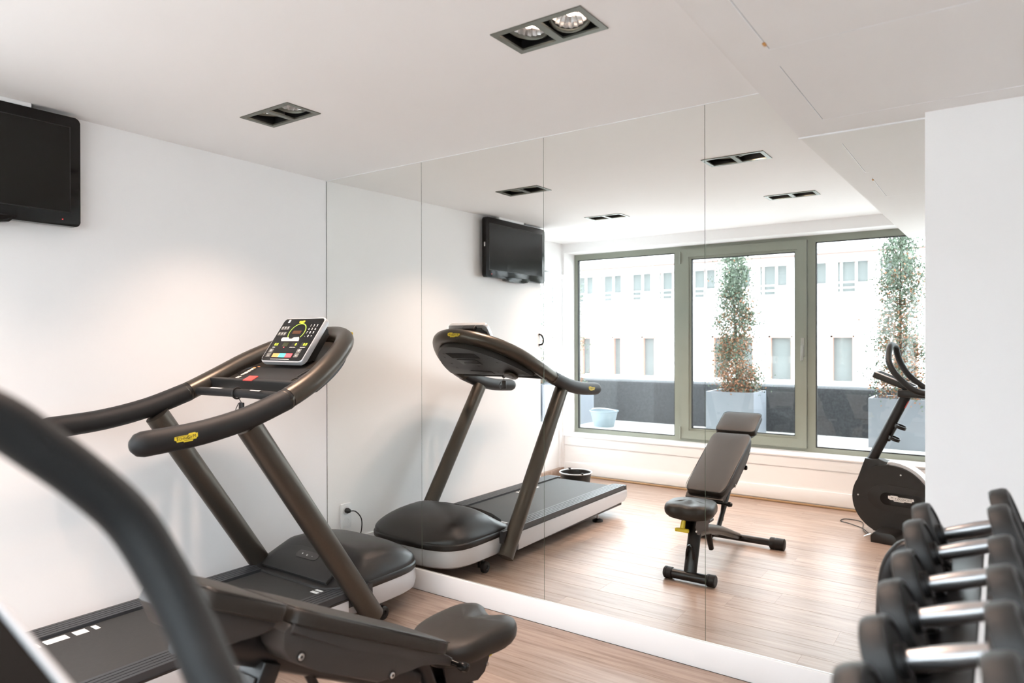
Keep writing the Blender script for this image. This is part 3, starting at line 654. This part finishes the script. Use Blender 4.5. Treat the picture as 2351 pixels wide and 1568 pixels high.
# deck
ZD = .228
def rail(x0, x1):
    N = 5; pts = [(x0, .16)]; w_ = (x1-x0)/N
    for i in range(N):
        a = x0+i*w_; pts += [(a+.0025, ZD+.008), (a+w_-.0025, ZD+.008)]
        if i < N-1: pts += [(a+w_-.002, ZD+.003), (a+w_+.002, ZD+.003)]
    pts.append((x1, .16)); return pts
for x0, x1 in ((.255, .372), (.905, 1.022)):
    mb = MB(); mb.prism(rail(x0, x1), (0, 0, 0), (1, 0, 0), (0, 0, 1), (0, -1, 0), .56, 2.29); mb.build('foot_rail', RAIL, tm, smooth=False)
for x0, x1 in ((.250, .272), (1.005, 1.027)):
    mb = MB(); mb.prism([(-.72, .085), (-.72, .198), (-2.30, .198), (-2.33, .19), (-2.33, .14), (-2.28, .105)], (0, 0, 0), (0, 1, 0), (0, 0, 1), (1, 0, 0), x0, x1, .004); mb.build('side_skirt', SILV, tm)
    MB().box((x0+.002, -2.29, .1982), (x1-.002, -.72, .206)).build('skirt_strip', BLK, tm, smooth=False)
mb = MB(); mb.prism([(-.45, ZD-.012), (-.45, ZD-.003), (-2.27, ZD-.003), (-2.30, ZD-.012), (-2.315, ZD-.035), (-2.30, ZD-.058), (-2.27, ZD-.068), (-.45, ZD-.068)], (0, 0, 0), (0, 1, 0), (0, 0, 1), (1, 0, 0), .378, .899); mb.build('running_belt', BELT, tm)
MB().box((.275, -2.27, .075), (1.003, -.72, .155)).build('base_frame', BLK, tm, smooth=False)
for x0, x1 in ((.255, .372), (.905, 1.022)): MB().box((x0, -2.335, .13), (x1, -2.291, ZD+.004), .008).build('end_cap', BLK, tm)
def mark(a, b_, c, d): MB().box((a, b_, ZD-.0028), (c, d, ZD-.0018)).build('belt_mark', WHT, tm, smooth=False)
for y0, y1 in ((-1.865, -1.815), (-1.795, -1.71), (-1.685, -1.635), (-1.61, -1.59)): mark(.395, y0, .445, y1)
for y0, y1 in ((-.80, -.782), (-.772, -.757)): mark(.835, y0, .885, y1)
# motor cover
X0, X1, Y0, Y1 = .215, .992, -.76, -.085
def plan(k, inset=0):
    "rounded plan outline of the cover"
    pts = []
    w_, h_ = (X1-X0)/2-inset, (Y1-Y0)/2-inset; cx_, cy_ = (X0+X1)/2, (Y0+Y1)/2
    for i in range(56):
        q = 2*PI*i/56; c_, s_ = math.cos(q), math.sin(q); e = 2/(5.0 if s_ < 0 else 3.6)
        pts.append((cx_+w_*math.copysign(abs(c_)**e, c_), cy_+h_*math.copysign(abs(s_)**e, s_), k))
    return pts
mb = MB(); mb.loft([plan(.085, .03), plan(.10, .008), plan(.14, .0), plan(.198, .004)]); mb.build('front_skirt', SILV, tm)
mb = MB(); mb.loft([plan(.199, .004), plan(.205, .0), plan(.228, .0), plan(.236, .006)]); mb.build('cover_rim', BLK, tm)
def hgt(u, v):
    # u across (-1..1), v along 0 rear .. 1 front
    if v < .36: p = (v/.36); p = p*p*(3-2*p)*.25+p*.75
    else: p = max(0, 1-((v-.36)/.64)**2.6)**.62
    q = max(0, 1-abs(u)**3.2)**.42
    return max(p, 0)*q
mb = MB()
NU, NV = 34, 34
def fdome(a, b_):
    q = 2*PI*a; c_, s_ = math.cos(q), math.sin(q); r_ = math.sin(b_*PI/2)
    e = 2/(5.0 if s_ < 0 else 3.6)
    ux_, uy_ = math.copysign(abs(c_)**e, c_)*r_, math.copysign(abs(s_)**e, s_)*r_
    x = (X0+X1)/2+ux_*((X1-X0)/2-.006); y = (Y0+Y1)/2+uy_*((Y1-Y0)/2-.006)
    return V((x, y, .236+.139*hgt(ux_*.995, (uy_+1)/2)*max(0, 1-r_**7)**.33))
mb.grid(fdome, 72, 18); bmesh.ops.remove_doubles(mb.bm, verts=mb.bm.verts, dist=.0004); mb.build('motor_cover', BLK, tm)
# recessed panel with oval badge on the sloping rear face
e3 = V((0, .82, .57)).normalized(); pn_ = V((0, -.57, .82)).normalized(); po = V((CX-.04, -.665, .300))
mb = MB(); mb.prism([(x*.52, y*.15) for x, y in [(-.5, -.55), (.5, -.55), (.47, .1), (.36, .42), (.2, .55), (-.2, .55), (-.36, .42), (-.47, .1)]], po, (1, 0, 0), e3, pn_, -.03, .006, .004); mb.build('cover_panel', DGREY, tm)
mb = MB(); mb.prism(rrect(.17, .045, .022), po+e3*.035, (1, 0, 0), e3, pn_, .005, .009, .001); mb.build('oval_plate', SHROUD, tm)
for i in range(3): text('+o-'[i], .022, po+V(((i-1)*.04, 0, 0))+e3*.035+pn_*.0096, (1, 0, 0), e3, WHT, tm, name='icon')
mb = MB(); mb.box((.24, -.70, .07), (.93, -.27, .10), .005); mb.box((.35, -.60, .03), (.5, -.45, .07)); mb.build('undercarriage', BLK, tm)
for x in (.30, .965):
    wh = MB(); wh.lathe((x-.016, -.44, .036), (1, 0, 0), [(0, 0), (.028, 0), (.035, .005), (.035, .027), (.028, .032), (.015, .032), (.013, .026), (0, .026)], 24); wh.build('wheel', RUB, tm)
    MB().box((x-.045, -.46, .03), (x-.018, -.42, .09), .004).build('wheel_bracket', BLK, tm)
for x in (.33, .99-.03):
    MB().cyl((x, -1.93, .02), (x, -1.93, .11), .008).build('foot_screw', CHROME, tm); MB().lathe((x, -1.93, 0.0005), (0, 0, 1), [(0, 0), (.042, 0), (.042, .012), (.02, .022), (0, .024)], 24).build('foot', RUB, tm)

# ------------------------------------------------------------------ bin behind treadmill
b = thing('waste_bin', (.40, -2.55, 0), 'small dark round bin with pale rim on the floor behind the treadmill', 'bin')
MB().lathe((.40, -2.55, .0005), (0, 0, 1), [(0, 0), (.11, 0), (.143, .235), (.137, .235), (.105, .008), (0, .008)], 36).build('body', DGREY, b)
MB().tube([(.40+.147*math.cos(q), -2.55+.147*math.sin(q), .238) for q in [i*2*PI/36 for i in range(36)]], .006, 8, closed=True).build('rim', SILV, b)
for sg in (1, -1): MB().obox((.40+sg*.147*.8, -2.55+sg*.147*-.6*-1, .246), (.01, 0, 0), (0, .008, 0), (0, 0, .008), .002).build('lug', BLK, b)

# ------------------------------------------------------------------ adjustable bench
bn = thing('weight_bench', (2.07, -1.5, 0), 'black padded adjustable weight bench with inclined backrest and yellow knob', 'bench')
BX = 2.065; SL = math.atan(.509); be = V((0, -math.cos(SL), math.sin(SL))); bnn = V((0, math.sin(SL), math.cos(SL)))  # along backrest (upwards), normal
def pad(c, ex_, ey_, n_, w0, w1, L, th, name, parent, mt, rad=.03, crown=.004):
    "upholstered pad: tapered rounded outline, crowned top"
    rings = []
    base = rrect(1, 1, .13, 6)
    for k, (ins, h) in enumerate(((.006, 0), (.0, .004), (0, th*.4), (.0, th*.78), (.002, th*.90), (.006, th*.97), (.013, th), (.040, th+crown*.6), (.075, th+crown*.9), (.100, th+crown))):
        r_ = []
        for x, y in base:
            ww = w0+(w1-w0)*(y+.5); xx = x*(ww-2*ins); yy = y*(L-2*ins); r_.append(V(c)+V(ex_)*xx+V(ey_)*yy+V(n_)*h)
        rings.append(r_)
    m = MB(); m.loft(rings); return m.build(name, mt, parent)
PX = 2.055
# back pad: bottom end at y=-1.30, top at y=-1.905 ; surface z .512 at y=-1.321
pc = V((PX, -1.600, .498+(1.600-1.301)*.509))-bnn*.046
pad(pc, (1, 0, 0), be, bnn, .262, .282, .665, .042, 'back_pad', bn, LEATH)
hc = V((PX, -2.033, .498+(2.033-1.301)*.509))-bnn*.048
pad(hc, (1, 0, 0), be, bnn, .285, .272, .245, .044, 'head_pad', bn, LEATH)
# piping seams
def seam(c, w_, L, th): 
    pts = [V(c)+V((1, 0, 0))*x*w_+be*y*L+bnn*th for x, y in rrect(1, 1, .12, 6)]
    MB().tube(pts, .0018, 6, closed=True).build('piping', BLK, bn)
seam(hc, .275, .241, .0415); seam(pc, .268, .661, .0395)
# shrouds under the pads, side profile in (distance along be, depth below pad)
def shroud(c, L, prof, w_, nm='shroud'):
    m = MB(); m.prism([(a*L, h) for a, h in prof], c, be, bnn, (1, 0, 0), -w_/2, w_/2, .008, 2); return m.build(nm, SHROUD, bn)
shroud(pc, .66, [(-.53, -.028), (-.53, -.008), (-.49, 0), (.50, 0), (.52, -.02), (.49, -.06), (.44, -.083), (.28, -.096), (-.08, -.103), (-.17, -.085), (-.24, -.055), (-.33, -.032), (-.45, -.027)], .235)
shroud(hc, .25, [(-.49, 0), (.49, 0), (.49, -.03), (.30, -.07), (.1, -.085), (-.15, -.055), (-.3, -.032), (-.49, -.02)], .21)
mb = MB(); mb.prism([(a*.66, h) for a, h in [(-.535, -.026), (-.535, -.002), (-.49, .003), (.49, .003), (.49, -.02), (.2, -.03), (-.35, -.032)]], pc, be, bnn, (1, 0, 0), -.1225, .1225, .004); mb.build('shroud_lip', SHROUD, bn)
for a, h in ((.40, -.068), (-.145, -.078)):
    c_ = pc+be*a*.66+bnn*h+V((.1175+.0, 0, 0))
    bo = MB(); bo.lathe(c_, (1, 0, 0), [(.014, 0), (.014, .0012), (0, .0012)], 20); bo.build('bolt_recess', BLK, bn); bo = MB(); bo.lathe(c_, (1, 0, 0), [(.0085, 0), (.0085, .003), (.007, .0045), (.0045, .0042), (0, .0042)], 18); bo = bo.build('bolt', ALUM, bn); MB().lathe(c_, (1, 0, 0), [(.0045, .002), (.0045, .0046), (0, .0046)], 6).build('socket', BLK, bo)
# backrest tube under the shrouds
a0 = pc+be*-.34+bnn*-.095; a1 = hc+be*.05+bnn*-.075
MB().tube([a0, a1], .032, 18, ry=.045, up=bnn).build('backrest_tube', TUBEB, bn)
# adjustment cradle below the upper part
c_ = pc+be*.275+bnn*-.152
MB().obox(c_, (.045, 0, 0), be*.028, bnn*.05, .005).build('cradle', BLK, bn)
MB().obox(c_+V((0, -.01, -.012))-be*.0+bnn*-.01+be*.032, (.040, 0, 0), be*.003, bnn*.035, .002).build('cradle_plate', SHROUD, bn)
MB().cyl(c_+bnn*-.055+V((-.045, 0, 0)), c_+bnn*-.055+V((.045, 0, 0)), .017).build('pivot_tube', ALUM, bn)
MB().lathe(c_+bnn*-.055+V((.046, 0, 0)), (1, 0, 0), [(0, 0), (.016, 0), (.018, .006), (.018, .012), (.014, .014), (.014, .018), (.019, .020), (.016, .034), (0, .038)], 22).build('pull_knob', BLKG, bn)
sup0 = c_+bnn*-.055; sup1 = V((BX, -1.52, .17))
MB().tube([sup0, sup1], .015, 14, ry=.022).build('support_strut', TUBEB, bn)
MB().cyl(pc+be*.125+bnn*-.11, V((BX, -1.62, .24)), .013, seg=14).build('spring_rod', TUBEB, bn)
# seat
def seatring(s_, h_):
    pts = []
    for i in range(64):
        q = 2*PI*i/64; c2, s2 = math.cos(q), math.sin(q)
        # s2>0: front (towards mirror, +y) with two lobes and a central notch
        x = .156*math.copysign(abs(c2)**.72, c2)*(1 if s2 > 0 else 1-.02*abs(s2))
        x *= 1-.10*max(0, -s2)
        y = .188*math.copysign(abs(s2)**.80, s2)
        if s2 > 0: y += -.050*math.exp(-(x/.062)**2)
        if s2 > 0: x *= 1+.06*s2
        if abs(s2) < .5: x *= 1-.07*(1-abs(s2)/.5)
        pts.append((x*s_, y*s_, h_))
    return pts
sc_ = V((2.055, -1.105, .396)); stx = math.radians(2); SY = math.radians(-9)
def ts(p):
    x, y, z = p; z2 = z-.012*max(0, -y)/.19 - .014*math.exp(-(x/.05)**2)*(1 if y > .05 else 0)
    return sc_+V((x*math.cos(SY)-y*math.sin(SY), x*math.sin(SY)+y*math.cos(SY), z2+y*math.sin(stx)*.6))
mb = MB(); mb.loft([[ts(p) for p in seatring(s_, h_)] for s_, h_ in ((.80, -.006), (.93, .0), (.985, .015), (1.0, .035), (.985, .052), (.95, .063), (.87, .072), (.7, .078), (.4, .082), (.15, .083))]); mb.build('seat_pad', LEATH, bn)
mb = MB(); mb.loft([[ts(p) for p in seatring(s_, h_)] for s_, h_ in ((.76, -.016), (.86, -.010), (.88, -.002))]); mb.build('seat_base', BLK, bn)
# brackets, knob, post, feet, beam
for sg in (1, -1):
    mb = MB(); mb.prism([(-1.27, .38), (-1.05, .385), (-1.02, .335), (-1.05, .285), (-1.09, .27), (-1.15, .285), (-1.24, .26)], (2.07+sg*.035, 0, 0), (0, 1, 0), (0, 0, 1), (1, 0, 0), -.003, .003); mb.build('seat_bracket', TUBEB, bn)
    MB().cyl((2.07+sg*.035, -1.035, .305), (2.07+sg*.041, -1.035, .305), .007, seg=12).build('bolt', ALUM, bn)
mb = MB(); mb.cyl((2.045, -1.0, .385), (2.04, -.985, .325), .011, .016); mb.obox((2.040, -.98, .315), (.042, 0, 0), (0, .012, 0), (.0, 0, .011), .006); mb.build('adjusting_knob', YEL, bn)
MB().tube(smoothpath([(2.06, -1.17, .38), (2.065, -1.12, .26), (2.072, -1.06, .15), (2.074, -1.02, .055)]), .03, 18, ry=.04).build('front_post', TUBEB, bn)
MB().tube([(2.07+.022*math.cos(q), -1.02-.012+.0*math.sin(q), .15+.065*math.sin(q)) for q in [i*2*PI/20 for i in range(20)]], .008, 8, closed=True).build('carry_handle', BLKG, bn)
def foot(xa, xb, y, nm, r_, rc, cl):
    f_ = MB().cyl((xa+cl, y, rc), (xb-cl, y, rc), r_).build(nm, TUBEB, bn)
    for xs_, xe in ((xa, xa+cl), (xb-cl, xb)):
        MB().lathe((xs_, y, rc), (1, 0, 0), [(0, 0), (rc*.8, 0), (rc-.0005, .006), (rc-.0005, cl*.3), (rc*.92, cl*.35), (rc-.0005, cl*.4), (rc-.0005, cl-.004), (rc*.85, cl), (0, cl)], 24).build('foot_cap', RUB, f_)
foot(1.915, 2.235, -1.01, 'front_foot', .029, .036, .055)
foot(1.78, 2.385, -1.985, 'rear_foot', .024, .040, .10)
MB().tube([(BX, -1.12, .27), (BX, -1.30, .255), (BX, -1.6, .18), (BX+.005, -1.97, .055)], [.034, .036, .030, .022], 16, ry=None).build('main_beam', METP, bn)
MB().obox((BX, -1.30, .30), (.028, 0, 0), (0, .09, 0), (0, 0, .008), .003).build('hinge_plate', BLK, bn)
MB().tube([(BX, -1.29, .30), (BX, -1.33, .40), (BX, -1.37, .46)], .026, 16, ry=.035).build('hinge_post', TUBEB, bn)
MB().cyl((BX+.0, -1.42, .10), (BX+.0, -1.36, .22), .017, .022).build('rubber_stop', BLKG, bn)
MB().cyl((BX+.03, -1.30, .435), (BX+.15, -1.305, .43), .009).build('lever', BLKG, bn); MB().lathe((BX+.135, -1.305, .43), (1, 0, 0), [(0, 0), (.012, .002), (.016, .02), (.012, .036), (0, .04)], 18).build('lever_knob', BLKG, bn)

# ------------------------------------------------------------------ exercise bike
bk = thing('exercise_bike', (3.027, -2.789, 0), 'black upright exercise bike with looped handlebar, close by at the window side', 'exercise bike')
BO = V((3.027, -2.789, 0)); br = V((.988, .155, 0)).normalized(); bl = V((-.155, .988, 0)).normalized(); bz = V((0, 0, 1))
def B(r_, l_, z_): return BO+br*r_+bl*l_+bz*z_
cr0, cz0 = -.078, .275
circ = [(cr0+.260*math.cos(q), cz0+.258*math.sin(q)) for q in [math.radians(a) for a in range(28, 333, 8)]]
hs = circ+[(.24, .150), (.40, .14), (.44, .18), (.44, .31), (.40, .37), (.165, .385)]
mb = MB(); mb.prism(hs, BO, br, bz, bl, -.07, .07, .014, 3); mb.build('housing', DGREY, bk)
for sg in (1, -1):
    sl = [(-.09+.14*math.cos(math.radians(a)), .29+.10*math.sin(math.radians(a))) for a in range(90, 271, 12)]+[(.40, .19), (.40, .36)]
    mb = MB(); mb.prism(sl, BO, br, bz, bl*sg, .0695, .073, .0015); mb.build('side_panel', DGREY, bk)
    ov = [(-.098+.045*math.cos(math.radians(a)), .288+.045*math.sin(math.radians(a))) for a in range(90, 271, 15)]+[(.11+.045*math.cos(math.radians(a)), .288+.045*math.sin(math.radians(a))) for a in range(-90, 91, 15)]
    mb = MB(); mb.prism(ov, BO, br, bz, bl*sg, .073, .0745); mb.build('badge_plate', BLKG, bk, smooth=False)
    for r_, z_ in ((-.296, .288), (-.006, .472)): MB().lathe(B(r_, sg*.0695, z_), bl*sg, [(.006, 0), (.006, .003), (0, .0035)], 12).build('screw', ALUM, bk)
badge(B(-.003, .0762, .296), -br, bz, .170, .040, WHT, BLKP, bk)
mb = MB(); mb.prism([(cr0+R_*math.cos(math.radians(a)), cz0+R_*.99*math.sin(math.radians(a))) for R_, rg in ((.285, range(28, 100, 6)), (.262, range(96, 26, -6))) for a in rg], BO, br, bz, bl, -.052, .052, .006); mb.build('top_fairing', SILV, bk)
mb = MB(); mb.prism([(-.312, .40), (-.258, .565), (-.155, .565), (-.01, .53), (-.11, .51), (-.22, .47)], BO, br, bz, bl, -.045, .045, .01); mb.build('column_base', BLK, bk)
p0, p1 = B(-.225, 0, .54), B(.03, 0, 1.09)
MB().tube([p0, p1], .026, 18, ry=.036, up=br).build('column', TUBEB, bk)
cdir = (p1-p0).normalized()
MB().obox(p0.lerp(p1, .80)+br*.034, bl*.012, cdir*.03, br*.006, .003).build('column_clip', RED, bk)
MATB = mat('matt_black_panel', (.006, .006, .006), .7, spec=.06, noise=.1)
# console and bottle rings
cd = V((br*.925-bz*.38)).normalized(); cn = bl.cross(cd); cn = cn if cn.z > 0 else -cn
cc = B(-.045, -.004, 1.163)
mb = MB(); CP = [(-.15, -.066), (-.142, -.076), (.12, -.062), (.13, -.05), (.13, .05), (.12, .066), (-.142, .082), (-.15, .072)]; mb.prism(CP, cc, cd, bl, cn, -.045, .0, .008, 3); cb = mb.build('console', DGREY, bk)
mb = MB(); mb.prism([(x*.93, y*.88) for x, y in CP], cc, cd, bl, cn, .0, .0016); mb.build('console_face', MATB, cb, smooth=False)
mb = MB(); mb.tube([cc+cd*a+bl*b_+cn*.0 for a, b_ in [(x*.97, y*.95) for x, y in CP]], .005, 8, closed=True); mb.build('console_rim', SILV, cb)
MB().obox(B(.07, 0, 1.065), br*.10, bl*.075, bz*.028, .01).build('console_mount', BLK, bk)
for q, z_ in ((.0, .805), (.0, .715)):
    f_ = (z_-.54)/.55; ctr = B(-.225+f_*.255+.075, 0, z_+.01); ax_ = (bz*.93+br*.37).normalized()
    mb = MB(); mb.lathe(ctr, ax_, [(.037, -.012), (.041, -.012), (.041, .012), (.037, .012), (.037, -.012)], 28); mb.build('bottle_ring', BLK, bk)
MB().obox(B(-.075, 0, .765), bl*.012, (br*.42+bz*.91)*.07, br*.008, .003).build('bottle_bracket', BLK, bk)
# looped handlebar: two grips joined at the top
near = [B(.26, .135, 1.075), B(.155, .138, 1.078), B(.10, .14, 1.096), B(.06, .143, 1.125), B(.024, .145, 1.16), B(-.009, .149, 1.196), B(-.039, .146, 1.239), B(-.066, .130, 1.292), B(-.078, .096, 1.335), B(-.084, .062, 1.368), B(-.088, .030, 1.396)]
far = [B(.26, -.135, 1.075), B(.155, -.135, 1.078), B(.10, -.135, 1.10), B(.06, -.135, 1.13), B(.024, -.135, 1.16), B(-.009, -.131, 1.196), B(-.039, -.134, 1.239), B(-.066, -.136, 1.292), B(-.076, -.120, 1.335), B(-.082, -.116, 1.366), B(-.085, -.110, 1.392)]
top_ = [B(-.091, .0, 1.410), B(-.092, -.04, 1.416), B(-.090, -.085, 1.410)]
hb = smoothpath(near+top_+far[::-1], 5)
MB().tube(hb, .0215, 18).build('handlebar', RUB, bk)
for sg in (1, -1): MB().cyl(B(.26, sg*.135, 1.075), B(.26, sg*.0, 1.07), .018, seg=14).build('handlebar_stub', TUBEB, bk)
# base, feet, crank, pedals, seat
mb = MB(); mb.prism([(-.20, .03), (-.19, .07), (.40, .07), (.44, .03)], BO, br, bz, bl, -.05, .05, .008); mb.build('base_rail', BLK, bk)
for r_ in (-.066, .44):
    mb = MB(); mb.prism([(-.085, .0005), (-.087, .045), (-.07, .07), (-.05, .08), (.05, .08), (.07, .07), (.087, .045), (.085, .0005)], B(r_, 0, 0), br, bz, bl, -.265, .265, .006); mb.build('floor_bar', BLK, bk)
MB().cyl(B(.24, -.11, .26), B(.24, .11, .26), .022).build('crank_axle', CHROME, bk)
for sg in (1, -1):
    cdr = (br*.86+bz*.5)*sg
    MB().obox(B(.24, sg*.105, .26)+cdr*.075, bl*.007, cdr*.085, cdr.cross(bl)*.012, .003).build('crank', BLK, bk)
    MB().obox(B(.24, sg*.155, .26)+cdr*.15, bl*.042, br*.048, bz*.011, .004).build('pedal', BLK, bk)
MB().tube([B(.34, 0, .34), B(.44, 0, .78)], .028, 16).build('seat_post', TUBEB, bk)
mb = MB(); mb.loft([[B(.47+x, y*w_, .80+h_) for x, y in rrect(.26, .2, .07)] for w_, h_ in ((.6, 0), (.95, .02), (1, .05), (.85, .068), (.4, .072))]); mb.build('saddle', LEATH, bk)
def FP(x, y, z): return V((x, y, z))
cb_ = thing('power_lead', (2.70, -2.60, 0), 'thin black lead looped on the floor beside the exercise bike base', 'cable')
MB().tube(smoothpath([FP(2.835, -2.60, .045), FP(2.815, -2.60, .035), FP(2.79, -2.60, .02)]), .007, 8).build('connector', ALUM, cb_)
MB().tube(smoothpath([FP(2.832, -2.60, .045), FP(2.79, -2.70, .02), FP(2.74, -2.88, .006), FP(2.70, -3.10, .005), FP(2.58, -3.13, .005), FP(2.555, -3.04, .005), FP(2.63, -2.99, .005), FP(2.73, -2.90, .006), FP(2.79, -2.74, .02), FP(2.826, -2.61, .04)]), .0035, 8).build('lead', BLK, cb_)

# ------------------------------------------------------------------ dumbbell rack
rk = thing('dumbbell_rack', (3.54, -1.5, 0), 'black steel dumbbell rack in front of the white pillar', 'rack')
TI = math.radians(19.5); rx = V((math.cos(TI), 0, math.sin(TI))); rn = V((-math.sin(TI), 0, math.cos(TI)))
RC = V((3.544, 0, 1.035))
YS = [-1.148, -1.32, -1.541, -1.724, -1.902, -2.085]
def rp(a, y, h): return RC+rx*a+rn*h+V((0, y, 0))
for a, nm in ((-.055, 'front_rail'), (.085, 'rear_rail')):
    MB().obox(rp(a, -1.60, -.085), rx*(.05 if a < 0 else .018), (0, .66, 0), rn*.004, .002).build(nm, TUBEB, rk); 
MB().obox(rp(.030, -1.60, -.110), rx*.034, (0, .66, 0), rn*.003).build('tray_plate', SHROUD, rk, smooth=False)
for y in YS:
    for a in (-.085, .085):
        mb = MB(); mb.prism([(math.cos(math.radians(q))*R_, math.sin(math.radians(q))*R_) for R_, rg in ((.080, range(228, 313, 11)), (.0745, range(312, 227, -11))) for q in rg], rp(a, y, 0), (0, 1, 0), rn, rx, -.022, .022); mb.build('saddle', BLK, rk)
for y in (-.93, -2.27):
    MB().tube(smoothpath([(3.345, y, .015), (3.35, y, .5), (3.355, y, .80), (3.385, y, .90), (3.44, y, .925), (3.53, y, .95), (3.66, y, 1.00), (3.71, y, .98), (3.73, y, .8), (3.76, y, .015)]), .024, 14).build('end_frame', TUBEB, rk)
    MB().obox((3.53, y, .02), (.28, 0, 0), (0, .035, 0), (0, 0, .0195), .005).build('floor_foot', TUBEB, rk)
    MB().obox((3.54, y, .45), (.20, 0, 0), (0, .015, 0), (0, 0, .02), .004).build('cross_bar', TUBEB, rk)
for x in (3.37, 3.72): MB().obox((x, -1.6, .50), (.004, 0, 0), (0, .66, 0), (0, 0, .03)).build('lower_rail', TUBEB, rk, smooth=False)
MB().obox((3.54, -1.6, .44), (.18, 0, 0), (0, .66, 0), (0, 0, .004)).build('shelf', TUBEB, rk, smooth=False)
RAD = [.050, .052, .056, .058, .062, .064]
RAD = [.074, .073, .064, .062, .062, .064]
names = ['farthest dumbbell on the rack, smallest in view, in front of the white pillar', 'second dumbbell from the pillar, its right head overlapping the farthest one', 'third dumbbell from the pillar on the black rack', 'fourth dumbbell from the pillar on the black rack', 'fifth dumbbell, the nearest whose steel handle shows whole', 'nearest dumbbell at the bottom edge, only its two heads in view']
def dumbbell(i, y, R_):
    o = rp(0, y, 0); d_ = thing('dumbbell', o, names[i], 'dumbbell', 'rubber dumbbells in a row on the rack')
    MB().lathe(o, rx, [(0, -.075), (.0135, -.075), (.0135, -.05), (.0150, -.02), (.0155, 0), (.0150, .02), (.0135, .05), (.0135, .075), (0, .075)], 20).build('handle', CHROME, d_)
    for sg in (1, -1):
        hd_ = MB(); hd_.lathe(o+rx*sg*.056, rx*sg, [(0, 0), (.022, 0), (.024, .006), (R_*.80, .006), (R_*.84, .002), (R_*.96, .004), (R_, .010), (R_, .030), (R_*.96, .038), (R_*.84, .041), (R_*.80, .036), (0, .034)], 36); hd_.build('head', RUBH, d_)
        MB().lathe(o+rx*sg*.056, rx*-sg, [(.0136, 0), (.023, 0), (.023, .005), (.0136, .007)], 20).build('collar', BLK, d_)
for i, y in enumerate(YS): dumbbell(i, y, RAD[i])
